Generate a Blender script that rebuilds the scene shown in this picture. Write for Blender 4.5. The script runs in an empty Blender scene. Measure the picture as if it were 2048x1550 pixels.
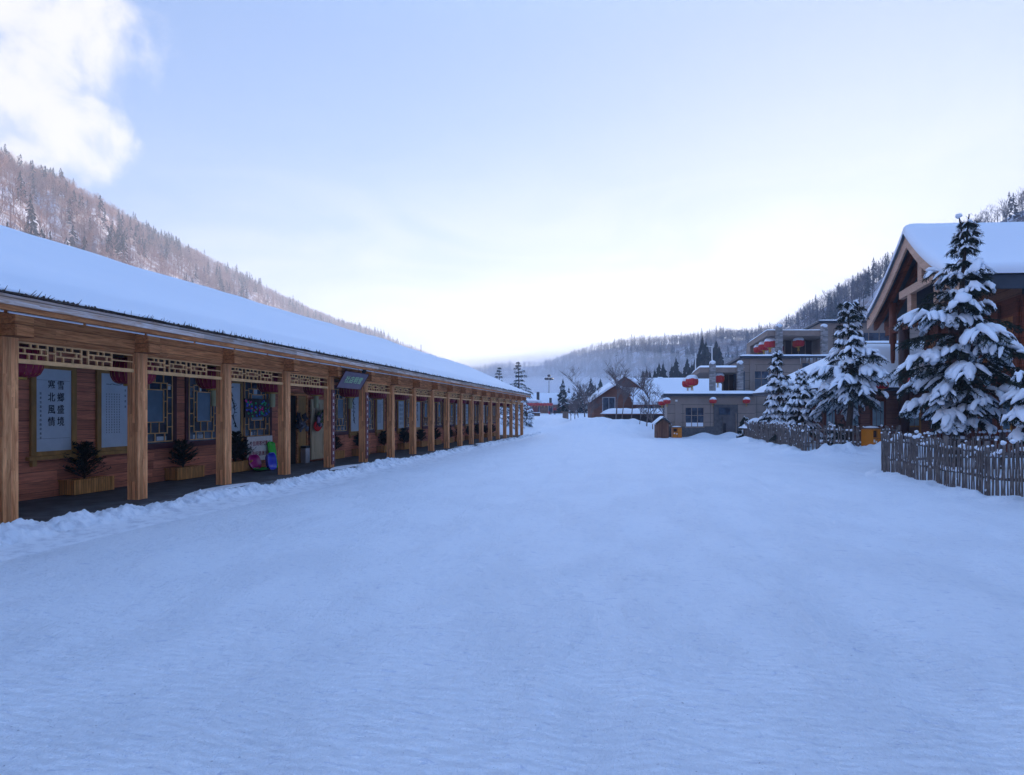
import bpy, math, random
import numpy as np
from mathutils import Vector, Matrix, noise as mnoise
R_ = math.radians
# ---------------------------------------------------------------- camera, world, sun, exposure
F = 1180.0; CX = 1024.0; HY = 827.0; CH = 1.7
TH = math.atan(231/F); CT, ST = math.cos(TH), math.sin(TH)
scene = bpy.context.scene
COL = scene.collection
cam_d = bpy.data.cameras.new('camera'); cam = bpy.data.objects.new('camera', cam_d); COL.objects.link(cam)
cam.location = (0, 0, CH); cam.rotation_euler = (R_(90), 0, TH)
cam_d.sensor_width = 36; cam_d.lens = 36*F/2048; cam_d.shift_y = (HY-775)/2048
cam_d.clip_end = 20000; cam_d.clip_start = 0.05
scene.camera = cam
SUN_AZ = R_(31); SUN_EL = R_(8.5)      # azimuth to the right of the view axis
wd = bpy.data.worlds.new('World'); scene.world = wd; wd.use_nodes = True
nt = wd.node_tree; nt.nodes.clear()
def N(nt, typ, **kw):
    n = nt.nodes.new(typ)
    for k, v in kw.items():
        if k.startswith('i_'): n.inputs[k[2:].replace('_', ' ')].default_value = v
        else: setattr(n, k, v)
    return n
sky = N(nt, 'ShaderNodeTexSky'); sky.sky_type = 'NISHITA'; sky.sun_disc = False
sky.sun_elevation = SUN_EL; sky.sun_rotation = SUN_AZ-TH
sky.altitude = 600; sky.air_density = 1.0; sky.dust_density = 1.2; sky.ozone_density = 3.0
bg = N(nt, 'ShaderNodeBackground'); bg.inputs['Strength'].default_value = 0.15
wo = N(nt, 'ShaderNodeOutputWorld')
# clouds: thin veil towards the horizon and a bright steam cloud, laid out by world direction
tc = N(nt, 'ShaderNodeTexCoord')
def VM(op, a, b=None):
    n = N(nt, 'ShaderNodeVectorMath', operation=op); nt.links.new(a, n.inputs[0])
    if b is not None:
        if isinstance(b, tuple): n.inputs[1].default_value = b
        else: nt.links.new(b, n.inputs[1])
    return n
def M1(nt, op, a, b=None, c=None, clamp=False):
    n = N(nt, 'ShaderNodeMath', operation=op, use_clamp=clamp)
    for i, v in enumerate((a, b, c)):
        if v is None: continue
        if isinstance(v, (int, float)): n.inputs[i].default_value = v
        else: nt.links.new(v, n.inputs[i])
    return n.outputs[0]
nrm = VM('NORMALIZE', tc.outputs['Generated'])
def pdir(px, py):
    u, z = (px-CX)/F, (HY-py)/F
    v = Vector((-ST + u*CT, CT + u*ST, z)); v.normalize(); return tuple(v)
def SS(nt, x, a, b):
    n = N(nt, 'ShaderNodeMapRange', interpolation_type='SMOOTHSTEP'); nt.links.new(x, n.inputs[0])
    n.inputs[1].default_value = a; n.inputs[2].default_value = b; return n.outputs[0]
def noise_n(nt, vec, scale, detail=6, rough=.55, dist=0.0):
    n = N(nt, 'ShaderNodeTexNoise'); n.inputs['Scale'].default_value = scale; n.inputs['Detail'].default_value = detail
    n.inputs['Roughness'].default_value = rough; n.inputs['Distortion'].default_value = dist
    if vec is not None: nt.links.new(vec, n.inputs['Vector'])
    return n.outputs[0]
fine = noise_n(nt, nrm.outputs[0], 9, 8, .6, .3)
puff = None
for (px, py, r) in ((30, 60, .16), (130, 60, .13), (60, 200, .13), (150, 250, .085), (-120, 120, .2)):
    d = VM('DISTANCE', nrm.outputs[0], pdir(px, py)).outputs['Value']
    v = M1(nt, 'SUBTRACT', 1.0, M1(nt, 'DIVIDE', d, r), clamp=True)
    puff = v if puff is None else M1(nt, 'MAXIMUM', puff, v)
pf = M1(nt, 'ADD', puff, M1(nt, 'MULTIPLY', M1(nt, 'SUBTRACT', fine, .5), 1.5))
pf = M1(nt, 'MULTIPLY', SS(nt, pf, .10, .52), SS(nt, puff, 0.0, .16))
pf = M1(nt, 'MULTIPLY', pf, SS(nt, noise_n(nt, nrm.outputs[0], 14, 8, .62, .4), .18, .6))
mp = N(nt, 'ShaderNodeMapping'); nt.links.new(nrm.outputs[0], mp.inputs[0]); mp.inputs['Scale'].default_value = (1.2, 1.2, 4.5)
mp.inputs['Rotation'].default_value = (R_(-8), R_(12), 0)
veil = noise_n(nt, mp.outputs[0], 2.4, 8, .56, .9)
sep = N(nt, 'ShaderNodeSeparateXYZ'); nt.links.new(nrm.outputs[0], sep.inputs[0])
low = SS(nt, sep.outputs['Z'], .46, .12)
toward = VM('DOT_PRODUCT', nrm.outputs[0], pdir(1420, 560)).outputs['Value']
tw = SS(nt, toward, .45, 1.0)
vf = M1(nt, 'MULTIPLY', M1(nt, 'MULTIPLY', SS(nt, veil, .28, .66), low), M1(nt, 'ADD', .12, M1(nt, 'MULTIPLY', tw, .75)), clamp=True)
def mixc(nt, f, a, b, blend='MIX'):
    n = N(nt, 'ShaderNodeMix', data_type='RGBA', blend_type=blend)
    for i, v in ((0, f), (6, a), (7, b)):
        if isinstance(v, (int, float)): n.inputs[i].default_value = v
        elif isinstance(v, tuple): n.inputs[i].default_value = v if len(v) == 4 else (*v, 1)
        else: nt.links.new(v, n.inputs[i])
    return n.outputs[2]
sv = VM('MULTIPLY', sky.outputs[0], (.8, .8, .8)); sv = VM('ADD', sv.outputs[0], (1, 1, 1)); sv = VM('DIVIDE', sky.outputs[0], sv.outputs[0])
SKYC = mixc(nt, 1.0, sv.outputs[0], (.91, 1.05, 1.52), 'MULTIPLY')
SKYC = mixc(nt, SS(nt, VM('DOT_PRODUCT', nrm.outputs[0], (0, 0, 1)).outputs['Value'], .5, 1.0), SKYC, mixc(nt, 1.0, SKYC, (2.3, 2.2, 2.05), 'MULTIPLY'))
c1 = mixc(nt, vf, SKYC, (1.40, 1.40, 1.46))
c2 = mixc(nt, M1(nt, 'MULTIPLY', pf, .85), c1, (1.62, 1.54, 1.54))
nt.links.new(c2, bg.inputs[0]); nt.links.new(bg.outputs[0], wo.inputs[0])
sl = bpy.data.lights.new('sun', 'SUN'); sl.energy = 3.4; sl.angle = R_(.53); sl.color = (1, .86, .72)
so = bpy.data.objects.new('sun', sl); COL.objects.link(so)
sd = Vector((-ST*math.cos(SUN_AZ)+CT*math.sin(SUN_AZ), CT*math.cos(SUN_AZ)+ST*math.sin(SUN_AZ), 0))*math.cos(SUN_EL)
sd.z = math.sin(SUN_EL)
so.rotation_euler = sd.to_track_quat('Z', 'Y').to_euler(); so.location = sd*300
vs = scene.view_settings; vs.view_transform = 'Standard'; vs.look = 'None'; vs.exposure = 2.15; vs.gamma = 1
scene.cycles.max_bounces = 5; scene.cycles.diffuse_bounces = 3; scene.cycles.glossy_bounces = 2
scene.cycles.transparent_max_bounces = 6; scene.cycles.volume_bounces = 2

# ---------------------------------------------------------------- helpers
FR = {}
def W(u, d, z=0.0): return Vector((-ST*d + CT*u, CT*d + ST*u, z))     # view-axis frame -> world
def cu(px, D): return (px-CX)*D/F
def cz(py, D): return CH+(HY-py)*D/F
def UD(x, y): return (CT*x + ST*y, -ST*x + CT*y)
def tag(o, label=None, cat=None, group=None, kind=None):
    if label: o['label'] = label
    if cat: o['category'] = cat
    if group: o['group'] = group
    if kind: o['kind'] = kind
    return o
def thing(name, label, cat, loc=(0, 0, 0), rz=0.0, group=None):
    o = bpy.data.objects.new(name, None); o.empty_display_size = .2; COL.objects.link(o)
    o.location = loc; o.rotation_euler = (0, 0, rz)
    return tag(o, label, cat, group)
def cthing(name, label, cat, u, d, z=0.0, rz=0.0, group=None):
    return thing(name, label, cat, W(u, d, z), TH+rz, group)
def copy_tree(o, parent=None):
    c = o.copy(); COL.objects.link(c)
    if parent is not None: c.parent = parent
    for ch in list(o.children): copy_tree(ch, c)
    return c
def place(o, loc, rz=0.0, label=None, s=None):
    o.location = loc; o.rotation_euler = (0, 0, rz)
    if s is not None: o.scale = s if isinstance(s, tuple) else (s, s, s)
    if label: o['label'] = label
    return o
class MB:
    def __init__(s): s.v = []; s.f = []
    def add(s, vs, fs):
        b = len(s.v); s.v.extend([tuple(p) for p in vs]); s.f.extend([tuple(i+b for i in f) for f in fs]); return s
    def box(s, x0, x1, y0, y1, z0, z1):
        return s.add([(x0,y0,z0),(x1,y0,z0),(x1,y1,z0),(x0,y1,z0),(x0,y0,z1),(x1,y0,z1),(x1,y1,z1),(x0,y1,z1)],
                     [(0,3,2,1),(4,5,6,7),(0,1,5,4),(1,2,6,5),(2,3,7,6),(3,0,4,7)])
    def cbox(s, x0, x1, y0, y1, z0, z1, b=.012):      # box with chamfered vertical edges
        p = [(x0+b,y0),(x1-b,y0),(x1,y0+b),(x1,y1-b),(x1-b,y1),(x0+b,y1),(x0,y1-b),(x0,y0+b)]
        return s.prism(p, z0, z1)
    def prism(s, poly, z0, z1):
        n = len(poly)
        a = lambda z, i: z[i] if isinstance(z, (list, tuple)) else z
        vs = [(p[0], p[1], a(z0, i)) for i, p in enumerate(poly)]+[(p[0], p[1], a(z1, i)) for i, p in enumerate(poly)]
        return s.add(vs, [tuple(range(n-1, -1, -1)), tuple(range(n, 2*n))]+[(i, (i+1) % n, (i+1) % n+n, i+n) for i in range(n)])
    def bar(s, p, q, w, h, up=(0, 0, 1)):
        p, q = Vector(p), Vector(q); d = (q-p).normalized(); up = Vector(up)
        if abs(d.dot(up)) > .98: up = Vector((1, 0, 0))
        a = d.cross(up).normalized()*w/2; b = a.cross(d).normalized()*h/2
        vs = [e+x*a+y*b for e in (p, q) for x, y in ((-1,-1),(1,-1),(1,1),(-1,1))]
        return s.add(vs, [(3,2,1,0),(4,5,6,7),(0,1,5,4),(1,2,6,5),(2,3,7,6),(3,0,4,7)])
    def tube(s, pts, rad, n=6, cap=True, flat=1.0):
        pts = [Vector(p) for p in pts]; k = len(pts)
        if not isinstance(rad, (list, tuple, np.ndarray)): rad = [rad]*k
        vs = []
        for i, p in enumerate(pts):
            d = (pts[min(i+1, k-1)]-pts[max(i-1, 0)])
            if d.length < 1e-9: d = Vector((0, 0, 1))
            d.normalize(); up = Vector((0, 0, 1)) if abs(d.z) < .9 else Vector((1, 0, 0))
            a = d.cross(up).normalized(); b = a.cross(d).normalized()*flat
            for j in range(n):
                t = 2*math.pi*j/n; vs.append(p+a*(math.cos(t)*rad[i])+b*(math.sin(t)*rad[i]))
        fs = [(i*n+j, i*n+(j+1) % n, (i+1)*n+(j+1) % n, (i+1)*n+j) for i in range(k-1) for j in range(n)]
        if cap: fs += [tuple(range(n-1, -1, -1)), tuple(range((k-1)*n, k*n))]
        return s.add(vs, fs)
    def lathe(s, prof, n=20, c=(0, 0, 0), mod=None):
        vs = []
        for (r, z) in prof:
            for j in range(n):
                t = 2*math.pi*j/n; rr = r*(mod(j) if mod else 1); vs.append((c[0]+rr*math.cos(t), c[1]+rr*math.sin(t), c[2]+z))
        k = len(prof)
        fs = [(i*n+j, i*n+(j+1) % n, (i+1)*n+(j+1) % n, (i+1)*n+j) for i in range(k-1) for j in range(n)]
        fs += [tuple(range(n-1, -1, -1)), tuple(range((k-1)*n, k*n))]
        return s.add(vs, fs)
    def blob(s, c, r, rng, n=8, m=5, amp=.25):
        c = Vector(c); o = rng.random()*50; vs = []
        rx, ry, rz = r if isinstance(r, tuple) else (r, r, r)
        for i in range(m+1):
            ph = math.pi*i/m
            for j in range(n):
                t = 2*math.pi*j/n
                d = Vector((math.sin(ph)*math.cos(t), math.sin(ph)*math.sin(t), math.cos(ph)))
                k = 1+amp*2*mnoise.noise(d*1.6+Vector((o, o, o)))
                vs.append((c.x+d.x*rx*k, c.y+d.y*ry*k, c.z+d.z*rz*k))
        fs = [(i*n+j, (i+1)*n+j, (i+1)*n+(j+1) % n, i*n+(j+1) % n) for i in range(m) for j in range(n)]
        return s.add(vs, fs)
    def grid(s, P):        # P array (a,b,3)
        a, b = P.shape[:2]
        return s.add(P.reshape(-1, 3).tolist(), [(i*b+j, i*b+j+1, (i+1)*b+j+1, (i+1)*b+j) for i in range(a-1) for j in range(b-1)])
    def build(s, name, mat, parent=None, smooth=False, off=(0, 0, 0)):
        me = bpy.data.meshes.new(name)
        v = [(p[0]-off[0], p[1]-off[1], p[2]-off[2]) for p in s.v] if off != (0, 0, 0) else s.v
        me.from_pydata(v, [], s.f); me.validate()
        if smooth: me.polygons.foreach_set('use_smooth', [True]*len(me.polygons))
        me.materials.append(mat)
        o = bpy.data.objects.new(name, me); COL.objects.link(o)
        if parent is not None: o.parent = parent
        return o
def npmesh(name, V, Fq, mat, smooth=True, parent=None, matidx=None, mats=None):
    me = bpy.data.meshes.new(name); V = np.asarray(V, np.float32); Fq = np.asarray(Fq, np.int32); k = Fq.shape[1]
    me.vertices.add(len(V)); me.vertices.foreach_set('co', V.ravel())
    me.loops.add(Fq.size); me.loops.foreach_set('vertex_index', Fq.ravel())
    me.polygons.add(len(Fq)); me.polygons.foreach_set('loop_start', np.arange(len(Fq), dtype=np.int32)*k)
    me.polygons.foreach_set('use_smooth', np.full(len(Fq), smooth))
    me.update(calc_edges=True); me.materials.append(mat)
    o = bpy.data.objects.new(name, me); COL.objects.link(o)
    if parent is not None: o.parent = parent
    return o
def gridfaces(a, b):
    i = np.arange(a-1)[:, None]*b+np.arange(b-1)[None, :]
    return np.stack([i, i+1, i+b+1, i+b], -1).reshape(-1, 4)
def _h(ix, iy, s):
    n = (ix.astype(np.int64)*374761393 + iy.astype(np.int64)*668265263 + s*69069) & 0xffffffff
    n = ((n ^ (n >> 13))*1274126177) & 0xffffffff
    return ((n ^ (n >> 16)) & 0xffff)/65535.0
def vn(x, y, s=0):
    x = np.asarray(x, float); y = np.asarray(y, float)
    ix, iy = np.floor(x), np.floor(y); fx, fy = x-ix, y-iy
    fx = fx*fx*(3-2*fx); fy = fy*fy*(3-2*fy)
    a = _h(ix, iy, s); b = _h(ix+1, iy, s); c = _h(ix, iy+1, s); d = _h(ix+1, iy+1, s)
    return (a+(b-a)*fx)*(1-fy)+(c+(d-c)*fx)*fy-.5
def fbm(x, y, s=0, o=4, g=.5):
    r = 0; a = 1
    for i in range(o): r = r+a*vn(x*2**i+i*7.3, y*2**i-i*3.1, s+i*17); a *= g
    return r
def sst(x, a, b):
    t = np.clip((np.asarray(x, float)-a)/(b-a), 0, 1); return t*t*(3-2*t)

# ---------------------------------------------------------------- materials
def mat(name, col, rough=.7, spec=.3, metal=0.0, var=0.0, vscale=3.0, stretch=(1, 1, 1), col2=None, bump=0.0, bscale=20.0, trans=0.0, grain=None, coat=0.0):
    m = bpy.data.materials.new(name); m.use_nodes = True; nt = m.node_tree
    b = nt.nodes['Principled BSDF']; b.inputs['Roughness'].default_value = rough
    b.inputs['Specular IOR Level'].default_value = spec; b.inputs['Metallic'].default_value = metal
    b.inputs['Base Color'].default_value = (*col, 1); b.inputs['Coat Weight'].default_value = coat
    t = N(nt, 'ShaderNodeTexCoord'); mp = N(nt, 'ShaderNodeMapping'); nt.links.new(t.outputs['Object'], mp.inputs[0])
    mp.inputs['Scale'].default_value = stretch
    if var > 0 or col2:
        c2 = col2 or tuple(c*(1-var) for c in col)
        f = SS(nt, noise_n(nt, mp.outputs[0], vscale, 6, .62, .2), .33, .67)
        c = mixc(nt, f, col, c2)
        if grain:
            g = noise_n(nt, mp.outputs[0], grain, 3, .5, 0)
            c = mixc(nt, SS(nt, g, .55, .75), c, tuple(x*.5 for x in c2))
        nt.links.new(c, b.inputs['Base Color'])
    if bump > 0:
        bp = N(nt, 'ShaderNodeBump'); bp.inputs['Strength'].default_value = bump; bp.inputs['Distance'].default_value = .02
        nt.links.new(noise_n(nt, mp.outputs[0], bscale, 5, .6), bp.inputs['Height']); nt.links.new(bp.outputs[0], b.inputs['Normal'])
    return m
def boards(name, col, col2, h=.2, axis='Z', rough=.75, gap=.06, long=1.6, cross='Y', amp=.5):
    """boards of width h stacked along axis, with grain, knots and dark gaps"""
    m = bpy.data.materials.new(name); m.use_nodes = True; nt = m.node_tree; b = nt.nodes['Principled BSDF']
    b.inputs['Roughness'].default_value = rough; b.inputs['Specular IOR Level'].default_value = .2
    t = N(nt, 'ShaderNodeTexCoord'); sp = N(nt, 'ShaderNodeSeparateXYZ'); nt.links.new(t.outputs['Object'], sp.inputs[0])
    ax = M1(nt, 'ADD', sp.outputs['X'], sp.outputs['Y']) if axis == 'XY' else sp.outputs[axis]
    a = M1(nt, 'DIVIDE', ax, h); row = M1(nt, 'FLOOR', a); fr = M1(nt, 'FRACT', a)
    other = M1(nt, 'ADD', sp.outputs[cross], M1(nt, 'MULTIPLY', row, 2.37)); seg = M1(nt, 'FLOOR', M1(nt, 'DIVIDE', other, long))
    cb = N(nt, 'ShaderNodeCombineXYZ'); nt.links.new(row, cb.inputs[0]); nt.links.new(seg, cb.inputs[1])
    wn = N(nt, 'ShaderNodeTexWhiteNoise'); nt.links.new(cb.outputs[0], wn.inputs[0])
    mp = N(nt, 'ShaderNodeMapping'); nt.links.new(t.outputs['Object'], mp.inputs[0])
    sc = {'Z': (8, 1.2, 14) if cross == 'Y' else (1.2, 8, 14), 'Y': (8, 14, 1.2), 'X': (14, 8, 1.2), 'XY': (12, 12, 1.0)}[axis]
    mp.inputs['Scale'].default_value = sc
    off = N(nt, 'ShaderNodeVectorMath', operation='ADD'); nt.links.new(mp.outputs[0], off.inputs[0]); nt.links.new(wn.outputs['Color'], off.inputs[1])
    g = noise_n(nt, off.outputs[0], 1.6, 8, .65, .8)
    c = mixc(nt, SS(nt, g, .3, .7), col, col2)
    v = M1(nt, 'ADD', 1-amp/2, M1(nt, 'MULTIPLY', wn.outputs['Value'], amp))
    cc = N(nt, 'ShaderNodeCombineColor'); [nt.links.new(v, cc.inputs[i]) for i in range(3)]
    c = mixc(nt, 1.0, c, cc.outputs[0], 'MULTIPLY')
    ed = M1(nt, 'LESS_THAN', fr, gap)
    c = mixc(nt, M1(nt, 'MULTIPLY', ed, .7), c, tuple(x*.25 for x in col2))
    nt.links.new(c, b.inputs['Base Color'])
    bp = N(nt, 'ShaderNodeBump'); bp.inputs['Strength'].default_value = .4; bp.inputs['Distance'].default_value = .01
    nt.links.new(M1(nt, 'SUBTRACT', g, ed), bp.inputs['Height']); nt.links.new(bp.outputs[0], b.inputs['Normal'])
    return m
def snowmat(name, kind='soft'):
    m = bpy.data.materials.new(name); m.use_nodes = True; nt = m.node_tree; b = nt.nodes['Principled BSDF']
    b.inputs['Roughness'].default_value = .55; b.inputs['Specular IOR Level'].default_value = .25
    t = N(nt, 'ShaderNodeTexCoord'); g = N(nt, 'ShaderNodeNewGeometry'); P = g.outputs['Position']
    base, dirt = (.84, .905, .985), (.60, .68, .82)
    bp = N(nt, 'ShaderNodeBump')
    if kind == 'ground':
        mp = N(nt, 'ShaderNodeMapping'); nt.links.new(P, mp.inputs[0]); mp.inputs['Scale'].default_value = (1, .55, 1)
        mp.inputs['Rotation'].default_value = (0, 0, R_(4))
        a = noise_n(nt, mp.outputs[0], 1.1, 8, .62, .3); f = noise_n(nt, mp.outputs[0], 34, 4, .75, .1); mid = noise_n(nt, mp.outputs[0], 9, 6, .72, .1)
        vor = N(nt, 'ShaderNodeTexVoronoi'); vor.inputs['Scale'].default_value = 9; nt.links.new(mp.outputs[0], vor.inputs['Vector'])
        mask = SS(nt, a, .42, .62)
        mp2 = N(nt, 'ShaderNodeMapping'); nt.links.new(P, mp2.inputs[0]); mp2.inputs['Scale'].default_value = (6.5, 17, 4); mp2.inputs['Rotation'].default_value = (0, 0, R_(-9))
        dash = noise_n(nt, mp2.outputs[0], 1.2, 6, .75, .9)
        h = M1(nt, 'ADD', M1(nt, 'SUBTRACT', M1(nt, 'MULTIPLY', f, .5), M1(nt, 'MULTIPLY', dash, .6)), M1(nt, 'MULTIPLY', mid, M1(nt, 'ADD', .35, mask)))
        h = M1(nt, 'ADD', h, M1(nt, 'MULTIPLY', SS(nt, vor.outputs['Distance'], .0, .35), M1(nt, 'MULTIPLY', mask, .18)))
        nt.links.new(h, bp.inputs['Height']); bp.inputs['Strength'].default_value = .9; bp.inputs['Distance'].default_value = .045
        c = mixc(nt, M1(nt, 'MULTIPLY', SS(nt, mid, .52, .75), .4), base, dirt)
        c = mixc(nt, M1(nt, 'MULTIPLY', SS(nt, dash, .56, .67), .6), c, (.50, .58, .77))  # dash hollows darkened: packed dirty grains plus relief shading put into the colour
        speck = noise_n(nt, P, 42, 2, .5, 0)
        c = mixc(nt, M1(nt, 'MULTIPLY', SS(nt, speck, .715, .75), .7), c, (.30, .33, .42))
        c = mixc(nt, M1(nt, 'MULTIPLY', SS(nt, a, .35, .65), .12), c, dirt)
    else:
        f = noise_n(nt, P, 14 if kind == 'soft' else 30, 5, .6, .2)
        nt.links.new(f, bp.inputs['Height']); bp.inputs['Strength'].default_value = .25 if kind == 'soft' else .9; bp.inputs['Distance'].default_value = .015
        c = mixc(nt, .12, base, dirt) if kind == 'soft' else mixc(nt, M1(nt, 'MULTIPLY', SS(nt, noise_n(nt, P, 5, 5, .6), .45, .7), .5), base, (.40, .45, .56))
    nt.links.new(c, b.inputs['Base Color']) if not isinstance(c, tuple) else None
    nt.links.new(bp.outputs[0], b.inputs['Normal'])
    return m
SNOW = snowmat('snow'); SNOWG = snowmat('snow_street', 'ground'); SNOWB = snowmat('snow_bank', 'rough')
PINE = boards('pine_beam', (.80, .338, .132), (.38, .126, .044), .17, 'Z', long=2.2, amp=.45)
PINEV = boards('pine_post', (.95, .46, .20), (.51, .178, .068), .062, 'Y', gap=.04, long=1.1, cross='Z', amp=.45)
PINEX = boards('pine_post_side', (.95, .46, .20), (.51, .178, .068), .06, 'XY', gap=.05, long=1.1, cross='Z', amp=.6)
LATT = mat('lattice_wood', (.95, .54, .235), .6, var=.25, vscale=4)
FASC = boards('weathered_fascia', (.66, .60, .58), (.42, .26, .17), .3, 'Z', long=1.7, amp=.5)
THATCH = mat('dark_thatch', (.06, .038, .03), .9, var=.5, vscale=20)
WALLW = boards('red_brown_siding', (.78, .28, .16), (.45, .145, .085), .195, 'Z', gap=.05, long=2.4, amp=.45)
MAROON = mat('maroon_trim', (.115, .03, .038), .55, var=.3)
YELW = mat('honey_frame_wood', (.52, .27, .075), .5, var=.35, vscale=5, stretch=(1, 1, .3))
PAPER = mat('pale_scroll_paper', (.62, .70, .76), .6, var=.12, vscale=2)
INK = mat('black_ink', (.012, .012, .016), .5)
REDINK = mat('red_ink', (.32, .02, .03), .5)
GLASSD = mat('dark_window_glass', (.02, .03, .05), .08, spec=.6, col2=(.07, .1, .15), vscale=2.2)
GLASSB = mat('frosted_blue_pane', (.16, .26, .36), .25, spec=.5, col2=(.10, .18, .24), vscale=1.5)
STONE = mat('dark_paving', (.085, .09, .10), .75, var=.5, vscale=3, bump=.3, bscale=12)
RED = mat('lantern_red', (.50, .012, .035), .45, var=.2, vscale=2)
REDD = mat('lantern_deep_red', (.30, .010, .045), .5, var=.25, vscale=2)
GOLD = mat('gold_trim', (.55, .33, .06), .4)
TUBE = mat('pale_olive_paper', (.42, .42, .24), .7, var=.2)
PLANT = boards('planter_slats', (.70, .33, .10), (.40, .17, .05), .055, 'XY', gap=.14, long=9, cross='Z', amp=.5)
NEEDLE = mat('dark_needles', (.012, .018, .012), .8, spec=.15, col2=(.022, .028, .016), vscale=5)
NEEDLES2 = mat('spruce_needles', (.014, .025, .022), .8, spec=.15, col2=(.03, .045, .032), vscale=3)
BARK = mat('grey_brown_bark', (.085, .06, .05), .9, var=.5, vscale=8, bump=.5)
POLE = mat('weathered_poles', (.20, .17, .16), .85, var=.55, vscale=5, stretch=(3, 3, 1), bump=.5, bscale=25)
TWIG = mat('bare_twigs', (.20, .16, .16), .9, var=.4, vscale=1)
PLAQ = mat('purple_grey_plaque', (.17, .125, .17), .55, var=.15)
GREENL = mat('pale_green_lettering', (.35, .62, .30), .5)
WHITEP = mat('white_paint', (.8, .8, .8), .5, var=.1)
METW = mat('pale_light_tube', (.85, .85, .88), .35)
BLACK = mat('black_metal', (.02, .02, .025), .4)
LRED = boards('lodge_red_timber', (.22, .062, .03), (.14, .04, .022), .2, 'Z', long=3, cross='X', amp=.3)
LTIM = boards('lodge_pale_timber', (.74, .50, .37), (.56, .34, .23), .3, 'Z', gap=.02, long=2.5, cross='X', amp=.2)
LPOST = mat('lodge_brown_post', (.17, .05, .028), .5, var=.35, vscale=3, stretch=(4, 4, .5))
LORG = boards('lodge_orange_panel', (.45, .17, .05), (.28, .10, .035), .16, 'X', long=3, cross='Z', amp=.3)
CLAD = mat('grey_brown_cladding', (.30, .245, .215), .65, var=.14, vscale=1.5)
GRVE = mat('cladding_groove', (.10, .08, .075), .7)
CAPM = mat('dark_slate_cornice', (.045, .06, .085), .5, var=.2)
STONEC = boards('stacked_stone', (.36, .34, .33), (.20, .195, .20), .11, 'Z', gap=.1, long=.28, cross='X', amp=.7)
PLINTH = mat('grey_stone_plinth', (.13, .13, .14), .8, var=.35, vscale=6)
SOFF = mat('tan_soffit', (.30, .235, .20), .7, var=.15)
BWALL = boards('brown_cabin_logs', (.27, .12, .08), (.18, .08, .06), .22, 'Z', long=4, cross='X', amp=.3)
ORNG = mat('orange_enamel', (.62, .20, .012), .35, var=.1)
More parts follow.
